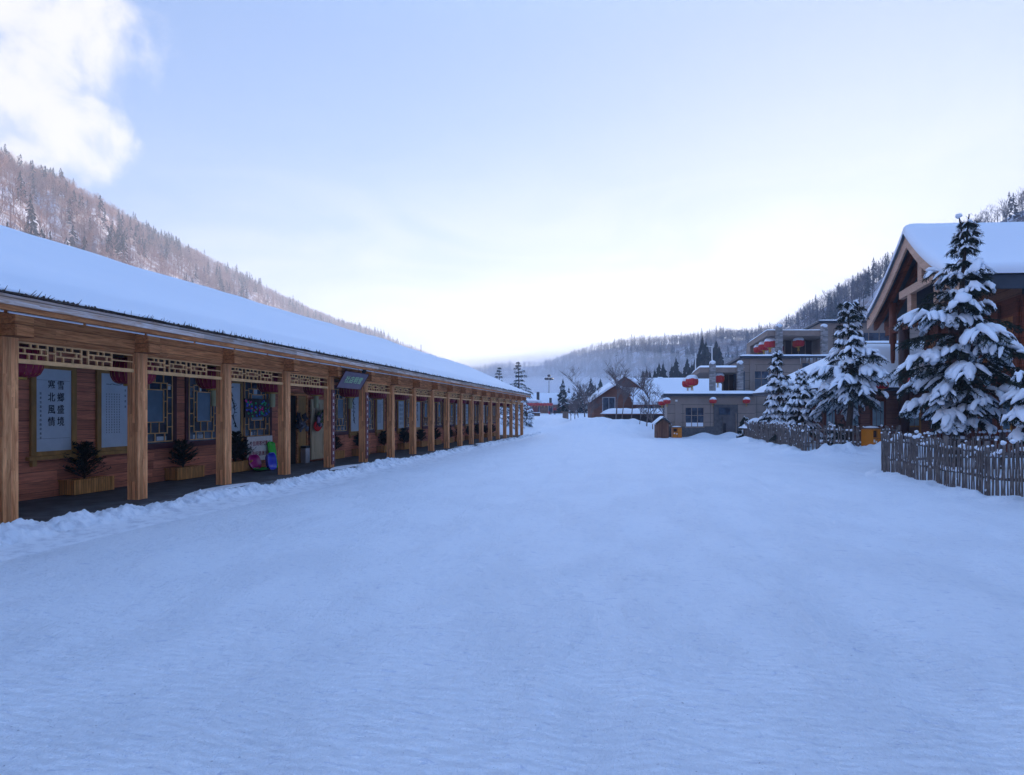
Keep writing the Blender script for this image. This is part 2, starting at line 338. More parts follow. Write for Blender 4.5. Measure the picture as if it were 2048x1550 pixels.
# ---------------------------------------------------------------- terrain
def seg_d(x, y, pts):
    best = None
    for (ax, ay), (bx, by) in zip(pts[:-1], pts[1:]):
        dx, dy = bx-ax, by-ay; t = np.clip(((x-ax)*dx+(y-ay)*dy)/(dx*dx+dy*dy), 0, 1)
        d = np.hypot(x-ax-t*dx, y-ay-t*dy); best = d if best is None else np.minimum(best, d)
    return best
FNEAR = [(9.0, 9.0), (9.55, 10.8), (10.2, 16.3)]           # near picket fence (view frame)
FMID = [(13.95, 35.4), (12.15, 24.6), (16.2, 24.6)]
FREAR = [(10.95, 17.1), (15.5, 16.6)]
def gz(u, d):
    """ground height in the view frame"""
    u = np.asarray(u, float); d = np.asarray(d, float)
    x, y = CT*u-ST*d, CT*d+ST*u
    z = np.interp(d, [0, 45, 62, 78, 100, 134, 200, 400, 4000], [0, 0, 0, .2, .7, 1.47, 2.6, 5, 12])
    sag = np.interp(y, [0, 8, 12, 17, 22, 30, 51, 62, 72], [0, -.01, -.05, -.09, -.14, -.18, -.27, -.15, 0])
    z = z+sag*(1-sst(x, -8, 0))
    z = z+.035*fbm(x*.35, y*.12, 3, 3)*sst(d, 2, 8)+.012*fbm(x*1.6, y*.7, 9, 3)
    for k, off in enumerate((-2.6, -.9, 1.2, 3.1)):         # worn wheel tracks curving up the street
        cx_ = off+np.interp(y, [0, 25, 50, 80], [.8, 0, -.9, -1.2]); z = z-.03*np.exp(-((x-cx_)/.20)**2)*(.7+vn(y*.4, k, 5))+.018*np.exp(-((np.abs(x-cx_)-.34)/.10)**2)*(.6+fbm(y*1.5, k, 6, 3))
    d1 = seg_d(u, d, FNEAR); z = z+(.10+.22*fbm(x*2.2, y*2.2, 21, 4))*np.exp(-(d1/.55)**2)*.9
    d2 = seg_d(u, d, [(12.9, 23.7), (14.3, 23.4), (16.2, 23.6)]); z = z+(.30+.45*fbm(x*1.7, y*1.7, 33, 4))*np.exp(-(d2/.75)**2)
    d3 = seg_d(u, d, [(13.6, 35.4), (11.8, 24.8)]); z = z+(.16+.3*fbm(x*2, y*2, 41, 3))*np.exp(-(d3/.6)**2)
    inner = sst(u-(.35*(d-16)+10.6)*0-11.2, 0, 2)*sst(d, 11, 13)*(1-sst(d, 34, 36)); z = z+.12*inner
    # big cleared mound on the right edge of the far street
    m = np.exp(-(((u-8.3)/3.5)**2+((d-60)/7)**2)); z = z+(1.62+.7*fbm(x*.35, y*.35, 51, 4))*m
    m = np.exp(-(((u-11.6)/1.5)**2+((d-54)/3)**2)); z = z+(.40+.6*fbm(x*.6, y*.6, 52, 3))*m
    m = np.exp(-(((u-6)/3.2)**2+((d-82)/9)**2)); z = z+.9*m
    for (a, b, h) in ((13.4, 41.2, .38), (15.3, 41.4, .42), (17.2, 41.0, .3)):
        z = z+h*np.exp(-(((u-a)/.8)**2+((d-b)/.6)**2))
    m = sst(x, -9.5, -13)*sst(y, 51, 54)*(1-sst(y, 75, 90)); z = z+(.9+.5*fbm(x*.4, y*.4, 61, 3))*m   # heap beyond the arcade end
    z = z+.035*fbm(x*2.6, y*2.6, 71, 4)*(1-sst(d, 30, 60))*(sst(np.abs(x-1), 9.5, 11.5))
    m = sst(u, 9.5, 14)*(1-sst(u, 20, 24))*np.exp(-((d-63.4)/1.9)**2); z = z+(1.15+.35*fbm(x*.5, y*.5, 77, 3))*m
    # yard behind the mound lies lower
    m = sst(u, 12.5, 14.5)*(1-sst(u, 22, 26))*sst(d, 50, 56)*(1-sst(d, 68, 76)); z = z-.5*m
    return z
def zg(u, d): return float(gz(u, d))
ang = np.concatenate([np.linspace(-180, -46, 60)[:-1], np.linspace(-46, 46, 760), np.linspace(46, 180, 60)[1:]])
rr = np.concatenate([np.linspace(.0, 2, 14)[:-1], np.geomspace(2, 6, 110)[:-1], np.geomspace(6, 45, 420)[:-1], np.geomspace(45, 130, 130)[:-1], np.geomspace(130, 6000, 40)])
A, Rr = np.meshgrid(np.radians(ang), rr, indexing='ij')
U, D = Rr*np.sin(A), Rr*np.cos(A); Z = gz(U, D)
Z = np.where(Rr > 900, Z-(Rr-900)*.002, Z)
V = np.stack([CT*U-ST*D, CT*D+ST*U, Z], -1).reshape(-1, 3)
tag(npmesh('snow_ground', V, gridfaces(len(ang), len(rr))[:, ::-1], SNOWG), kind='structure')

# wooded hills: one terrain sheet round the valley
def PX(x): return math.degrees(math.atan((x-CX)/F))
hphi = [-180, -130, -90, -60, PX(0), PX(200), PX(400), PX(510), PX(629), PX(742), PX(800), PX(870), PX(942), PX(1031), PX(1106), PX(1184), PX(1272), PX(1433), PX(1511), PX(1554), PX(1607), PX(1655), PX(1690), PX(1771), PX(1948), PX(2048), 60, 90, 130, 180]
hD =   [None]*4+[403, 503, 660, 760, 900, 1000, 1060, 1150, 1200, 1150, 1050, 900, 780, 700, 660, 600, 520, 460, 420, 370, 330, 310]+[None]*4
hr4 = [500, 380, 352, 404]; hr4b = [300, 240, 300, 500]
hH =   [175, 175, 175, 175, 172, 173, 172, 159, 150, 133, 116, 105, 90, 91, 91, 97, 92, 86, 86, 83, 84, 84, 82, 87, 100, 106, 112, 115, 140, 175]
hR = []
for i, (p, D_) in enumerate(zip(hphi, hD)):
    hR.append(D_/math.cos(R_(p)) if D_ else (hr4+hr4b)[i if i < 4 else i-len(hphi)+8])
hF =   [160, 120, 92, 105, 132, 160, 200, 240, 300, 380, 420, 480, 520, 520, 480, 430, 380, 300, 260, 220, 190, 160, 140, 118, 100, 95, 80, 75, 100, 160]
def hill(phi, t):
    """phi degrees, t 0 foot .. 1 ridge .. 2 behind -> u, d, z"""
    Rr = np.interp(phi, hphi, hR); Hh = np.interp(phi, hphi, hH); Ff = np.interp(phi, hphi, hF)
    Ff = Ff+12*vn(phi*.35, 0, 81)
    r = Ff+(Rr-Ff)*np.minimum(t, 1)+(Rr*.6)*np.maximum(t-1, 0)
    tt = np.minimum(t, 1)
    prof = .55*tt+.45*sst(tt, 0, 1)
    z = 2+(Hh-2)*prof*(1-.25*np.maximum(t-1, 0))
    z = z+(9*fbm(phi*.22, t*3.0, 5, 3)+5*fbm(phi*.8, t*6, 6, 3))*sst(t, 0, .25)*(1-.75*sst(t, .8, 1.0))
    z = np.where(t < .03, z-4*(1-t/.03), z)
    return r*np.sin(np.radians(phi)), r*np.cos(np.radians(phi)), z
ph = np.concatenate([np.linspace(-180, -46, 50)[:-1], np.linspace(-46, 46, 300), np.linspace(46, 180, 50)[1:]])
tv = np.concatenate([np.linspace(0, 1, 46), np.linspace(1.05, 2, 8)])
P_, T_ = np.meshgrid(ph, tv, indexing='ij'); U, D, Z = hill(P_, T_)
def hillmat():
    m = bpy.data.materials.new('hill_ground'); m.use_nodes = True; nt = m.node_tree; b = nt.nodes['Principled BSDF']
    g = N(nt, 'ShaderNodeNewGeometry'); b.inputs['Roughness'].default_value = .9; b.inputs['Specular IOR Level'].default_value = .05
    a = noise_n(nt, g.outputs['Position'], .045, 8, .68, .4); f = noise_n(nt, g.outputs['Position'], .35, 5, .7)
    c = mixc(nt, SS(nt, M1(nt, 'ADD', M1(nt, 'MULTIPLY', a, .65), M1(nt, 'MULTIPLY', f, .35)), .44, .60), (.25, .17, .15), (.60, .62, .70))
    nt.links.new(c, b.inputs['Base Color']); return m
V = np.stack([CT*U-ST*D, CT*D+ST*U, Z], -1).reshape(-1, 3)
tag(npmesh('hills', V, gridfaces(len(ph), len(tv))[:, ::-1], hillmat()), kind='structure')

# forests: leafless broadleaf trees and dark conifers
def proto_bare(rng):
    """(tris) thin upright trunk with rising limbs and fuzzy twigs, unit height"""
    T = []
    def strip(p, q, w0, w1):
        p, q = np.array(p), np.array(q); d = q-p; s = np.array([d[1], -d[0], 0]); l = np.linalg.norm(s)
        a = rng.random()*6.28; s = s/l if l > 1e-3 else np.array([math.cos(a), math.sin(a), 0])
        T.append((p-s*w0, p+s*w0, q+s*w1)); T.append((p-s*w0, q+s*w1, q-s*w1))
    lean = (rng.random()-.5)*.08, (rng.random()-.5)*.08
    strip((0, 0, 0), (lean[0], lean[1], .95), .014, .004)
    for i in range(11):
        z0 = .3+.6*rng.random(); a = rng.random()*6.28; L = (.16+.2*rng.random())*(1.15-z0*.6)
        p = np.array((lean[0]*z0, lean[1]*z0, z0)); q = p+np.array((math.cos(a)*L*.75, math.sin(a)*L*.75, L*.8)); strip(p, q, .007, .003)
        for j in range(4):
            f = .3+.7*rng.random(); s = p+(q-p)*f; a2 = a+(rng.random()-.5)*2.2; l2 = .07+.1*rng.random()
            strip(s, s+np.array((math.cos(a2)*l2*.7, math.sin(a2)*l2*.7, l2)), .0045, .002)
    return np.array(T)
def proto_con(rng):
    T = []
    n = 11
    for i in range(n):
        z = .12+.86*i/(n-1)*.96; R = .17*(1-(z-.1)/.92)**.8+.012
        for j in range(7):
            a = rng.random()*6.28; r = R*(.6+.6*rng.random()); dz = .05+.03*rng.random(); w = .30
            c = np.array((0, 0, z+.05)); p = np.array((math.cos(a-w)*r, math.sin(a-w)*r, z-dz*.6)); q = np.array((math.cos(a+w)*r, math.sin(a+w)*r, z-dz*(.2+rng.random())))
            T.append((c, p, q))
    T.append((np.array((-.012, 0, .9)), np.array((.012, 0, .9)), np.array((0, 0, 1.03)))); T.append((np.array((-.015, 0, -.05)), np.array((.015, 0, -.05)), np.array((0, 0, .3))))
    return np.array(T)
def forest(name, label, protos, mat_, n, phr, tr, hr, seed, dens=None):
    rng = np.random.default_rng(seed); out = []
    phi = rng.uniform(*phr, n*3); t = rng.uniform(tr[0], tr[1], n*3)
    r = np.interp(phi, hphi, hF)+(np.interp(phi, hphi, hR)-np.interp(phi, hphi, hF))*t
    keep = rng.random(n*3) < r/r.max()
    if dens is not None: keep &= rng.random(n*3) < dens(phi, t)
    phi, t = phi[keep][:n], t[keep][:n]; u, d, z = hill(phi, t)
    x, y = CT*u-ST*d, CT*d+ST*u; k = rng.integers(0, len(protos), len(x)); s = rng.uniform(*hr, len(x)); a = rng.uniform(0, 6.28, len(x))
    for i, P in enumerate(protos):
        m = k == i; ca, sa = np.cos(a[m]), np.sin(a[m]); q = P.reshape(-1, 3)
        X = q[None, :, 0]*ca[:, None]-q[None, :, 1]*sa[:, None]; Y = q[None, :, 0]*sa[:, None]+q[None, :, 1]*ca[:, None]
        wv = (.8+.5*((a[m]*7) % 1))[:, None]*s[m][:, None]
        out.append(np.stack([X*wv+x[m][:, None], Y*wv+y[m][:, None], q[None, :, 2]*s[m][:, None]+z[m][:, None]-.3], -1).reshape(-1, 3))
    Vv = np.concatenate(out); o = npmesh(name, Vv, np.arange(len(Vv)).reshape(-1, 3), mat_, smooth=False)
    return tag(o, label, 'forest', kind='stuff')
prng = random.Random(5)
PB = [proto_bare(prng) for _ in range(7)]; PC = [proto_con(prng) for _ in range(5)]
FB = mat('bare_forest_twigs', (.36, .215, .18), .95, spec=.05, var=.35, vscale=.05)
FB2 = mat('shaded_forest_twigs', (.13, .11, .115), .95, spec=.05, var=.4, vscale=.05)  # darker copy of the twig colour, hillside shade put into it
FC = mat('forest_conifer', (.035, .045, .045), .95, spec=.05, var=.4, vscale=.1)
clus = lambda s, lo: (lambda phi, t: np.clip((fbm(phi*.5, t*5, s, 3)+.15)*2.6, lo, 1))
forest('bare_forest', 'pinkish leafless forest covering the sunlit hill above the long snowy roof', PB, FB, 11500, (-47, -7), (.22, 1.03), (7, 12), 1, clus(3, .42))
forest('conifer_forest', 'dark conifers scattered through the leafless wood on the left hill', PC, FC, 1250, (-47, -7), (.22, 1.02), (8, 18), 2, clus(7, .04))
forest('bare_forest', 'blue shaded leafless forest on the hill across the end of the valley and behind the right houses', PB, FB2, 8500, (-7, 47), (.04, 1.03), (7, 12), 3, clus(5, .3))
forest('conifer_forest', 'dark conifers scattered over the shaded hill behind the grey hotel', PC, FC, 1200, (-7, 47), (.04, 1.02), (9, 16), 4, clus(8, .03))

for a_, b_, sd_, m_, nm in ((-100, -47, 11, FB, 'left'), (47, 100, 12, FB2, 'right')):
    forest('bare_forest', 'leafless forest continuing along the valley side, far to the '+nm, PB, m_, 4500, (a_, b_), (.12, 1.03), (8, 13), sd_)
    forest('conifer_forest', 'conifers among the leafless forest far to the '+nm, PC, FC, 500, (a_, b_), (.12, 1.02), (8, 17), sd_+5)

# ---------------------------------------------------------------- long timber arcade building
SP = 2.436; Y0 = 7.06; NC = 19; XC = -9.0; WX = -11.0; XE = -8.4; ZE = 3.398; YEND = 51.6; YN = -3.0
def pz(y): return float(np.interp(y, [-10, 7, 12, 17, 22, 30, 51], [.09, .088, .075, .03, -.04, -.09, -.19]))
AR = thing('arcade_building', 'long timber shop arcade with a smooth snow roof and carved post veranda along the street', 'building', (-10.0, 24.0, 0))
AO = (-10.0, 24.0, 0.0)
ys = np.linspace(YN, 51.2, 60)
V = []
for y in ys: V += [(-8.45, y, -.6), (-8.45, y, pz(y)), (WX-.3, y, pz(y)), (WX-.3, y, -.6)]
fs = [(i*4+j, i*4+(j+1) % 4, (i+1)*4+(j+1) % 4, (i+1)*4+j) for i in range(59) for j in range(4)]+[(0, 1, 2, 3), (236+3, 236+2, 236+1, 236)]
MB().add(V, fs).build('veranda_floor', STONE, AR, off=AO)
# slab edge course
m = MB(); y = YN
rng = random.Random(2)
while y < 51:
    L = .9+.5*rng.random(); m.box(-8.47, -8.43, y, min(y+L-.012, 51.2), -.6, pz(y+L/2)+.004); y += L
m.build('kerb_stone', mat('kerb_granite', (.16, .16, .165), .8, var=.4, vscale=6), AR, off=AO)
WEND = 49.6
MB().box(WX-.3, WX, YN, WEND, -.6, 3.45).build('wall', WALLW, AR, off=AO)
MB().box(-20.0, WX-.31, YN+.02, YN+.3, -.6, 3.4).box(-20.0, WX-.31, WEND-.3, WEND-.02, -.6, 3.4).box(-20.3, -20.0, YN, WEND, -.6, 3.4).build('wall', WALLW, AR, off=AO)
# column template
def mk_column(): return MB().cbox(-.24, 0, 0, .24, -.4, 2.83, .012)
cm = mk_column(); col_me = None
yc = [Y0+SP*i for i in range(-4, NC)]
for i, y in enumerate(yc):
    if col_me is None: o = cm.build('column', PINEX, AR); col_me = o.data
    else:
        o = bpy.data.objects.new('column', col_me); COL.objects.link(o); o.parent = AR
    o.location = (XC-AO[0], y-AO[1], pz(y))
    o.location.z = pz(y)
    # beam head sticking out over each column
    if i == 0:
        h = MB().cbox(-.55, .26, -.02, .26, 0, .42, .012).build('beam_head', PINE, AR); h_me = h.data
    else:
        h = bpy.data.objects.new('beam_head', h_me); COL.objects.link(h); h.parent = AR
    h.location = (XC-AO[0], y-AO[1], 2.835)
for i, y in enumerate(yc[:-1]):
    skip = abs(y-(Y0+4*SP)) < .1
    MB().cbox(-.2, -.03, y+.265, y+SP-.025, 2.86, 3.30, .01).box(-.17, -.06, y+.265, y+SP-.025, 2.80, 2.86).build('beam', PINE, AR, off=(AO[0]-XC, AO[1], 0))
    # lattice frieze: staggered cells, three repeats
    m = MB(); a, b = y+.245, y+SP-.005; x0, x1 = -.135, -.10; z0, z1 = 2.535, 2.80; t = .011; L = b-a
    hb = lambda ya, yb, z, tt=t: m.box(x0, x1, ya, yb, z-tt, z+tt)
    vb = lambda yy, za, zb: m.box(x0+.002, x1-.002, yy-t, yy+t, za, zb)
    if skip: continue
    m.box(x0-.015, x1+.02, a, b, 2.47, 2.535); hb(a, b, z1-t)
    nu = 3; gw = .13; uw = (L-gw*(nu+1)+gw)/nu-.0; yy = a+gw/2
    zz = [z0, z0+(z1-z0)/3, z0+2*(z1-z0)/3, z1-2*t]
    hb(a, yy, (z0+z1)/2)
    for k in range(nu):
        u0 = yy; u1 = u0+uw-gw; vb(u0, z0, z1-2*t); vb(u1, z0, z1-2*t)
        hb(u0+t, u1-t, zz[1]); hb(u0+t, u1-t, zz[2]); w = u1-u0
        va = (.42, .66) if k % 2 == 0 else (.36, .64)
        for f in va: vb(u0+w*f, zz[2]+t, zz[3])
        for f in ((.22, .78) if k % 2 == 0 else (.2, .8)): vb(u0+w*f, zz[1]+t, zz[2]-t)
        for f in ((.36, .62) if k % 2 == 0 else (.3, .66)): vb(u0+w*f, zz[0], zz[1]-t)
        if k < nu-1: hb(u1+t, u1+gw-t, (z0+z1)/2)
        yy = u1+gw
    hb(yy-gw+t, b, (z0+z1)/2)
    m.build('lattice_frieze', LATT, AR, off=(AO[0]-XC, AO[1], 0))
# roof body, eave boards, rafters, soffit
LR, ZR = 13.0, 5.52; HIPY = 47.0; XB = -17.6
def roofz(f): return ZE+(ZR-ZE)*(.88*f+.12*f*f)
m = MB()
m.add([(XE, YN, ZE-.03), (XE, YEND, ZE-.03), (-LR, HIPY, ZR-.05), (-LR, YN, ZR-.05), (XB, YEND, ZE-.03), (XB, YN, ZE-.03)],
      [(0, 1, 2, 3), (1, 4, 2), (4, 5, 3, 2), (0, 3, 5)])
m.build('roof', THATCH, AR, off=AO)
MB().box(-8.43, -8.39, YN, YEND-.05, 3.215, 3.352).box(XB, -8.44, YEND-.09, YEND-.05, 3.215, 3.352).build('fascia', FASC, AR, off=AO)
MB().box(-8.475, -8.425, YN, YEND-.1, 3.14, 3.212).box(XB, -8.48, YEND-.15, YEND-.1, 3.14, 3.212).build('eave_board', PINE, AR, off=AO)
MB().box(XB, -8.48, YN, YEND-.16, 3.30, 3.33).build('soffit', PINE, AR, off=AO)
MB().box(WX+.01, -9.30, YN+.02, 49.5, 2.90, 2.95).build('shade_ceiling', mat('dark_ceiling', (.10, .06, .04), .8, var=.3), AR, off=AO)  # low ceiling added to darken the upper wall behind the lattice
m = MB(); y = YN+.1
while y < YEND-.3: m.box(WX+.01, -8.49, y, y+.06, 3.215, 3.297); y += .40
m.build('rafters', PINE, AR, off=AO)
m = MB(); y = YN
while y < YEND-.4: m.tube([(-8.52, y, 3.125), (-8.52, min(y+1.15, YEND-.3), 3.125)], .016, 6); y += 1.22
m.build('light_tube', METW, AR, off=AO)
# thatch fringe: jagged dark reeds under the snow edge
m = MB(); rng = random.Random(8); y = YN
while y < YEND:
    h = .025+.04*rng.random(); w = .02+.03*rng.random(); x = XE+.03*rng.random(); z = 3.352
    m.add([(x-.09, y, z), (x-.09, y+w, z), (x+.015, y+w+.02*rng.random(), z+.02*rng.random()), (x+.02, y, z+.01), (x-.05, y+w/2+.05, z+h+.02)], [(0, 1, 2, 3), (3, 2, 4), (1, 0, 4), (0, 3, 4), (2, 1, 4)])
    if rng.random() < .22 :
        q = (x-.02-.05*rng.random(), y+.06+.08*rng.random(), z+.09+.05*rng.random()); m.tube([(x+.02, y, z+.02), q], [.008, .002], 3, cap=False)
    y += w*.8
m.build('thatch_fringe', THATCH, AR, off=AO)
# snow blanket on the roof
yy = np.concatenate([np.linspace(YN, 40, 620), np.linspace(40, YEND, 120)[1:]]); ff = np.concatenate([[0, 0, .012, .035, .07], np.linspace(.11, 1, 20)])
Yg, Fg = np.meshgrid(yy, ff, indexing='ij')
hipf = np.clip((YEND-Yg)/(YEND-HIPY), 0, 1)                 # beyond the hip the ridge shortens
Fg2 = Fg*np.where(Yg > HIPY, hipf, 1.0)
x = XE-(LR+XE)*Fg2-.03; zz = roofz(Fg2)
th = .02+.17*sst(Fg, 0, .10)+.13*fbm(Yg*.16, Fg*2.4, 12, 4)*sst(Fg, .02, .3)+.012*fbm(Yg*2.2, Fg*30, 13, 3)*(1-sst(Fg, .02, .2))
x = x+(.06*fbm(Yg*1.8, Yg*0, 14, 5)+.02)*(1-sst(Fg, 0, .05)); th = th*np.where(Yg > HIPY, .35+.65*hipf, 1)
th = th+.05*fbm(Yg*.5, Fg*0, 15, 3)*sst(Fg, .85, 1.0)
Z = zz+th; Z[:, 0] = 3.398+.014*fbm(yy*3.5, yy*0, 16, 3)
V = np.stack([x-AO[0], Yg-AO[1], Z], -1)
# far slope and hip end
Fb = np.linspace(1, 0, 8)[1:]; Yb, Fb2 = np.meshgrid(yy, Fb, indexing='ij'); hb_ = np.clip((YEND-Yb)/(YEND-HIPY), 0, 1)
Fq = Fb2*np.where(Yb > HIPY, hb_, 1.0); top = Fg2[:, -1:]
xb = -(LR)-(XB+LR)*(-1)*(0)  # placeholder, replaced below
xb = (2*-LR-(XE-(LR+XE)*Fq)); Vb = np.stack([xb-AO[0], Yb-AO[1], roofz(Fq)+.15], -1)
Vall = np.concatenate([V, Vb], 1); a_, b_ = Vall.shape[:2]
# along the hip the row pinches: bridge from near fold to far fold
npmesh('roof_snow', Vall.reshape(-1, 3), gridfaces(a_, b_)[:, ::-1], SNOW, parent=AR)
# lattice windows
def lattice_window(ya, yb, za=1.02, zb=2.64):
    m = MB(); m.box(WX-.02, WX+.045, ya-.12, yb+.12, za-.16, za-.03).box(WX-.02, WX+.045, ya-.12, yb+.12, zb+.03, zb+.14)
    m.box(WX-.02, WX+.043, ya-.12, ya-.03, za-.03, zb+.03).box(WX-.02, WX+.043, yb+.03, yb+.12, za-.03, zb+.03)
    w = m.build('window', MAROON, AR, off=AO)
    MB().box(WX-.01, WX+.006, ya-.03, yb+.03, za-.03, zb+.03).build('glass', GLASSD, w, off=AO)
    c = (ya+yb)/2; h = (yb-ya)/2; H = zb-za; pw = h*.46; p0, p1 = za+H*.30, zb-H*.24
    MB().box(WX+.007, WX+.014, c-pw, c+pw, p0, p1).build('frosted_pane', GLASSB, w, off=AO)
    m = MB(); t = .011; X0, X1 = WX+.016, WX+.040
    def hz(a, b, z): m.box(X0, X1, a, b, z-t, z+t)
    def vt(y, a, b): m.box(X0+.002, X1-.002, y-t, y+t, a, b)
    i1 = h*.68
    hz(ya, yb, za+t); hz(ya, yb, zb-t); vt(ya+t, za, zb); vt(yb-t, za, zb)
    for s in (-1, 1):
        vt(c+s*i1, za+H*.12, zb-H*.12); vt(c+s*(pw+t), p0, p1)
        for f in (.22, .42, .66, .84): hz(min(c+s*i1, c+s*(h-t)), max(c+s*i1, c+s*(h-t)), za+H*f)
        for f in (.36, .60, .78): hz(min(c+s*pw, c+s*i1), max(c+s*pw, c+s*i1), za+H*f)
    hz(c-i1, c+i1, za+H*.13); hz(c-i1, c+i1, zb-H*.13); hz(c-pw-t, c+pw+t, p0-t); hz(c-pw-t, c+pw+t, p1+t)
    vt(c-pw*.5, za+H*.13, p0); vt(c+pw*.5, za+H*.13, p0); vt(c, za, za+H*.13); vt(c-i1*.8, za, za+H*.13); vt(c+i1*.8, za, za+H*.13)
    vt(c, zb-H*.13, zb); vt(c+pw*.7, p1, zb-H*.13); vt(c-pw*.7, p1, zb-H*.13); vt(c-i1*.7, zb-H*.13, zb); vt(c+i1*.7, zb-H*.13, zb)
    m.build('lattice', LATT, w, off=AO)
    rng = random.Random(int(ya*10)); m = MB()
    for k in range(5):
        if k % 2: y_ = c-h+.08+rng.random()*(2*h-.2); m.box(WX+.0065, WX+.009, y_, y_+.05+.05*rng.random(), zb-.36, zb-.22)
        else: y_ = c-h+.08+rng.random()*(2*h-.25); m.box(WX+.0065, WX+.009, y_, y_+.06+.06*rng.random(), za+.03, za+.13)
    m.build('stored_goods', PAPER, w, off=AO)
    return w
WINS = [(5.2, 6.3), (11.52, 12.63), (13.18, 14.27), (15.4, 16.62), (20.75, 21.8)]
SCR = [(9.2, 9.93), (10.6, 11.33), (14.5, 15.2), (22.1, 22.85)]
for k in range(11):
    y = 23.35+2.44*k
    if k % 2 == 0: WINS.append((y, y+.95)); SCR.append((y+1.3, y+2.0))
    else: WINS.append((y+.05, y+1.0)); (WINS if k % 4 == 3 else SCR).append((y+1.35, y+2.1))
for a, b in WINS: lattice_window(a, b)
# doorway and open door leaf
MB().box(WX+.002, WX+.012, 17.55, 18.8, pz(18), 2.3).build('doorway', mat('painted_interior_shade', (.02, .014, .012), .9), AR, off=AO)  # flat panel on the wall; the unlit interior is put into its colour
dr = MB().box(WX+.004, WX+.07, 17.45, 17.55, pz(18), 2.4).box(WX+.004, WX+.07, 18.75, 18.83, pz(18), 2.4).box(WX+.004, WX+.072, 17.55, 18.75, 2.3, 2.4).box(WX+.013, WX+.06, 18.15, 18.22, pz(18), 2.3).build('door_frame', PINE, AR, off=AO)
MB().box(WX+.014, WX+.04, 18.23, 18.74, pz(18), 2.29).build('inner_door', YELW, dr, off=AO)
DX = WX+.11
m = MB(); z0 = pz(19)+.08; z1 = 2.2
m.box(DX, DX+.05, 18.9, 19.03, z0, z1).box(DX, DX+.05, 19.67, 19.8, z0, z1).box(DX+.001, DX+.049, 19.03, 19.67, z0, z0+.16).box(DX+.001, DX+.049, 19.03, 19.67, 1.0, 1.14).box(DX+.001, DX+.049, 19.03, 19.67, z1-.14, z1)
m.box(DX+.008, DX+.03, 19.03, 19.67, z0+.16, 1.0).box(DX+.03, DX+.042, 19.14, 19.56, z0+.26, .9).box(DX+.01, DX+.025, 19.03, 19.2, 1.14, z1-.14).box(DX+.01, DX+.025, 19.5, 19.67, 1.14, z1-.14)
for k in range(5): m.box(DX+.012, DX+.03, 19.24+.055*k, 19.25+.055*k, 1.14, z1-.14)
for k in range(4): m.box(DX+.013, DX+.029, 19.2, 19.5, 1.25+.2*k, 1.262+.2*k)
dl = m.build('door', mat('raw_pine_door', (.62, .49, .30), .6, var=.2, vscale=4, stretch=(1, 1, .2)), AR, off=AO)
MB().box(DX+.004, DX+.009, 19.2, 19.5, 1.14, z1-.14).build('glass', GLASSD, dl, off=AO)

# bumpy cleared snow along the veranda edge
yb = np.concatenate([np.linspace(YN, 3, 60)[:-1], np.linspace(3, 20, 700), np.linspace(20, 54, 560)[1:]]); xb_ = np.linspace(-9.05, -6.9, 64)
Yb, Xb = np.meshgrid(yb, xb_, indexing='ij'); U, D = UD(Xb, Yb); base = gz(U, D)
plat = np.interp(Yb, [-10, 7, 12, 17, 22, 30, 51], [.09, .088, .075, .03, -.04, -.09, -.19])
cen = -8.08+.10*vn(Yb*.5, 0, 91); hgt = (.13+.14*fbm(Yb*.7, Xb*.7, 92, 3))
ridge = hgt*np.exp(-np.abs((Xb-cen)/np.where(Xb < cen, .22, .32))**2.0)
ch = fbm(Xb*4.2, Yb*4.2, 93, 5, .58); ch2 = np.abs(fbm(Xb*9, Yb*9, 94, 4, .6))
lum = sst(ridge, .008, .09)
Z = base+.004+ridge+lum*(.13*ch-.07*ch2+.03)+.012*fbm(Xb*12, Yb*12, 96, 3)*lum
thin = plat-.03+.075*sst(fbm(Xb*.9, Yb*.35, 95, 3)-1.1*(np.abs(Xb+8.62)-.10), -.02, .3)    # drifted patches on the paving
Z = np.where(Xb < -8.45, np.maximum(thin-.022, np.where(Xb < -8.52, -9, Z)), Z)
Z = np.where((Xb > -7.2), base+.004-.01*sst(Xb, -7.2, -6.95), Z)
tag(npmesh('snow_bank', np.stack([Xb, Yb, Z], -1).reshape(-1, 3), gridfaces(len(yb), len(xb_))[:, ::-1], SNOWB), kind='structure')
# ---------------------------------------------------------------- lettering
def text_mesh(name, s, size, mat_, parent, M, vertical=False, squeeze=1.0, th=.004):
    """text turned into a real mesh; M maps text plane (x right, y up, z out) to the parent's space"""
    m = MB(); dg = None
    for i, chx in enumerate(s):
        cu_ = bpy.data.curves.new('t', 'FONT'); cu_.body = chx; cu_.size = size; cu_.extrude = th/2; cu_.align_x = 'CENTER'; cu_.align_y = 'CENTER'; cu_.offset = size*.006; cu_.resolution_u = 3
        o = bpy.data.objects.new('t', cu_); COL.objects.link(o); dg = bpy.context.evaluated_depsgraph_get(); me = o.evaluated_get(dg).to_mesh()
        dx, dy = (0, -i*size*1.25) if vertical else (i*size*1.06*squeeze, 0)
        vs = [M @ Vector((v.co.x*squeeze+dx, v.co.y+dy, v.co.z+th)) for v in me.vertices]; m.add(vs, [tuple(p.vertices) for p in me.polygons])
        o.evaluated_get(dg).to_mesh_clear(); COL.objects.unlink(o); bpy.data.objects.remove(o); bpy.data.curves.remove(cu_)
    return m.build(name, mat_, parent)
def frame_M(org, right, up):
    r, u = Vector(right).normalized(), Vector(up).normalized(); n = r.cross(u)
    return Matrix(((r.x, u.x, n.x, org[0]), (r.y, u.y, n.y, org[1]), (r.z, u.z, n.z, org[2]), (0, 0, 0, 1)))
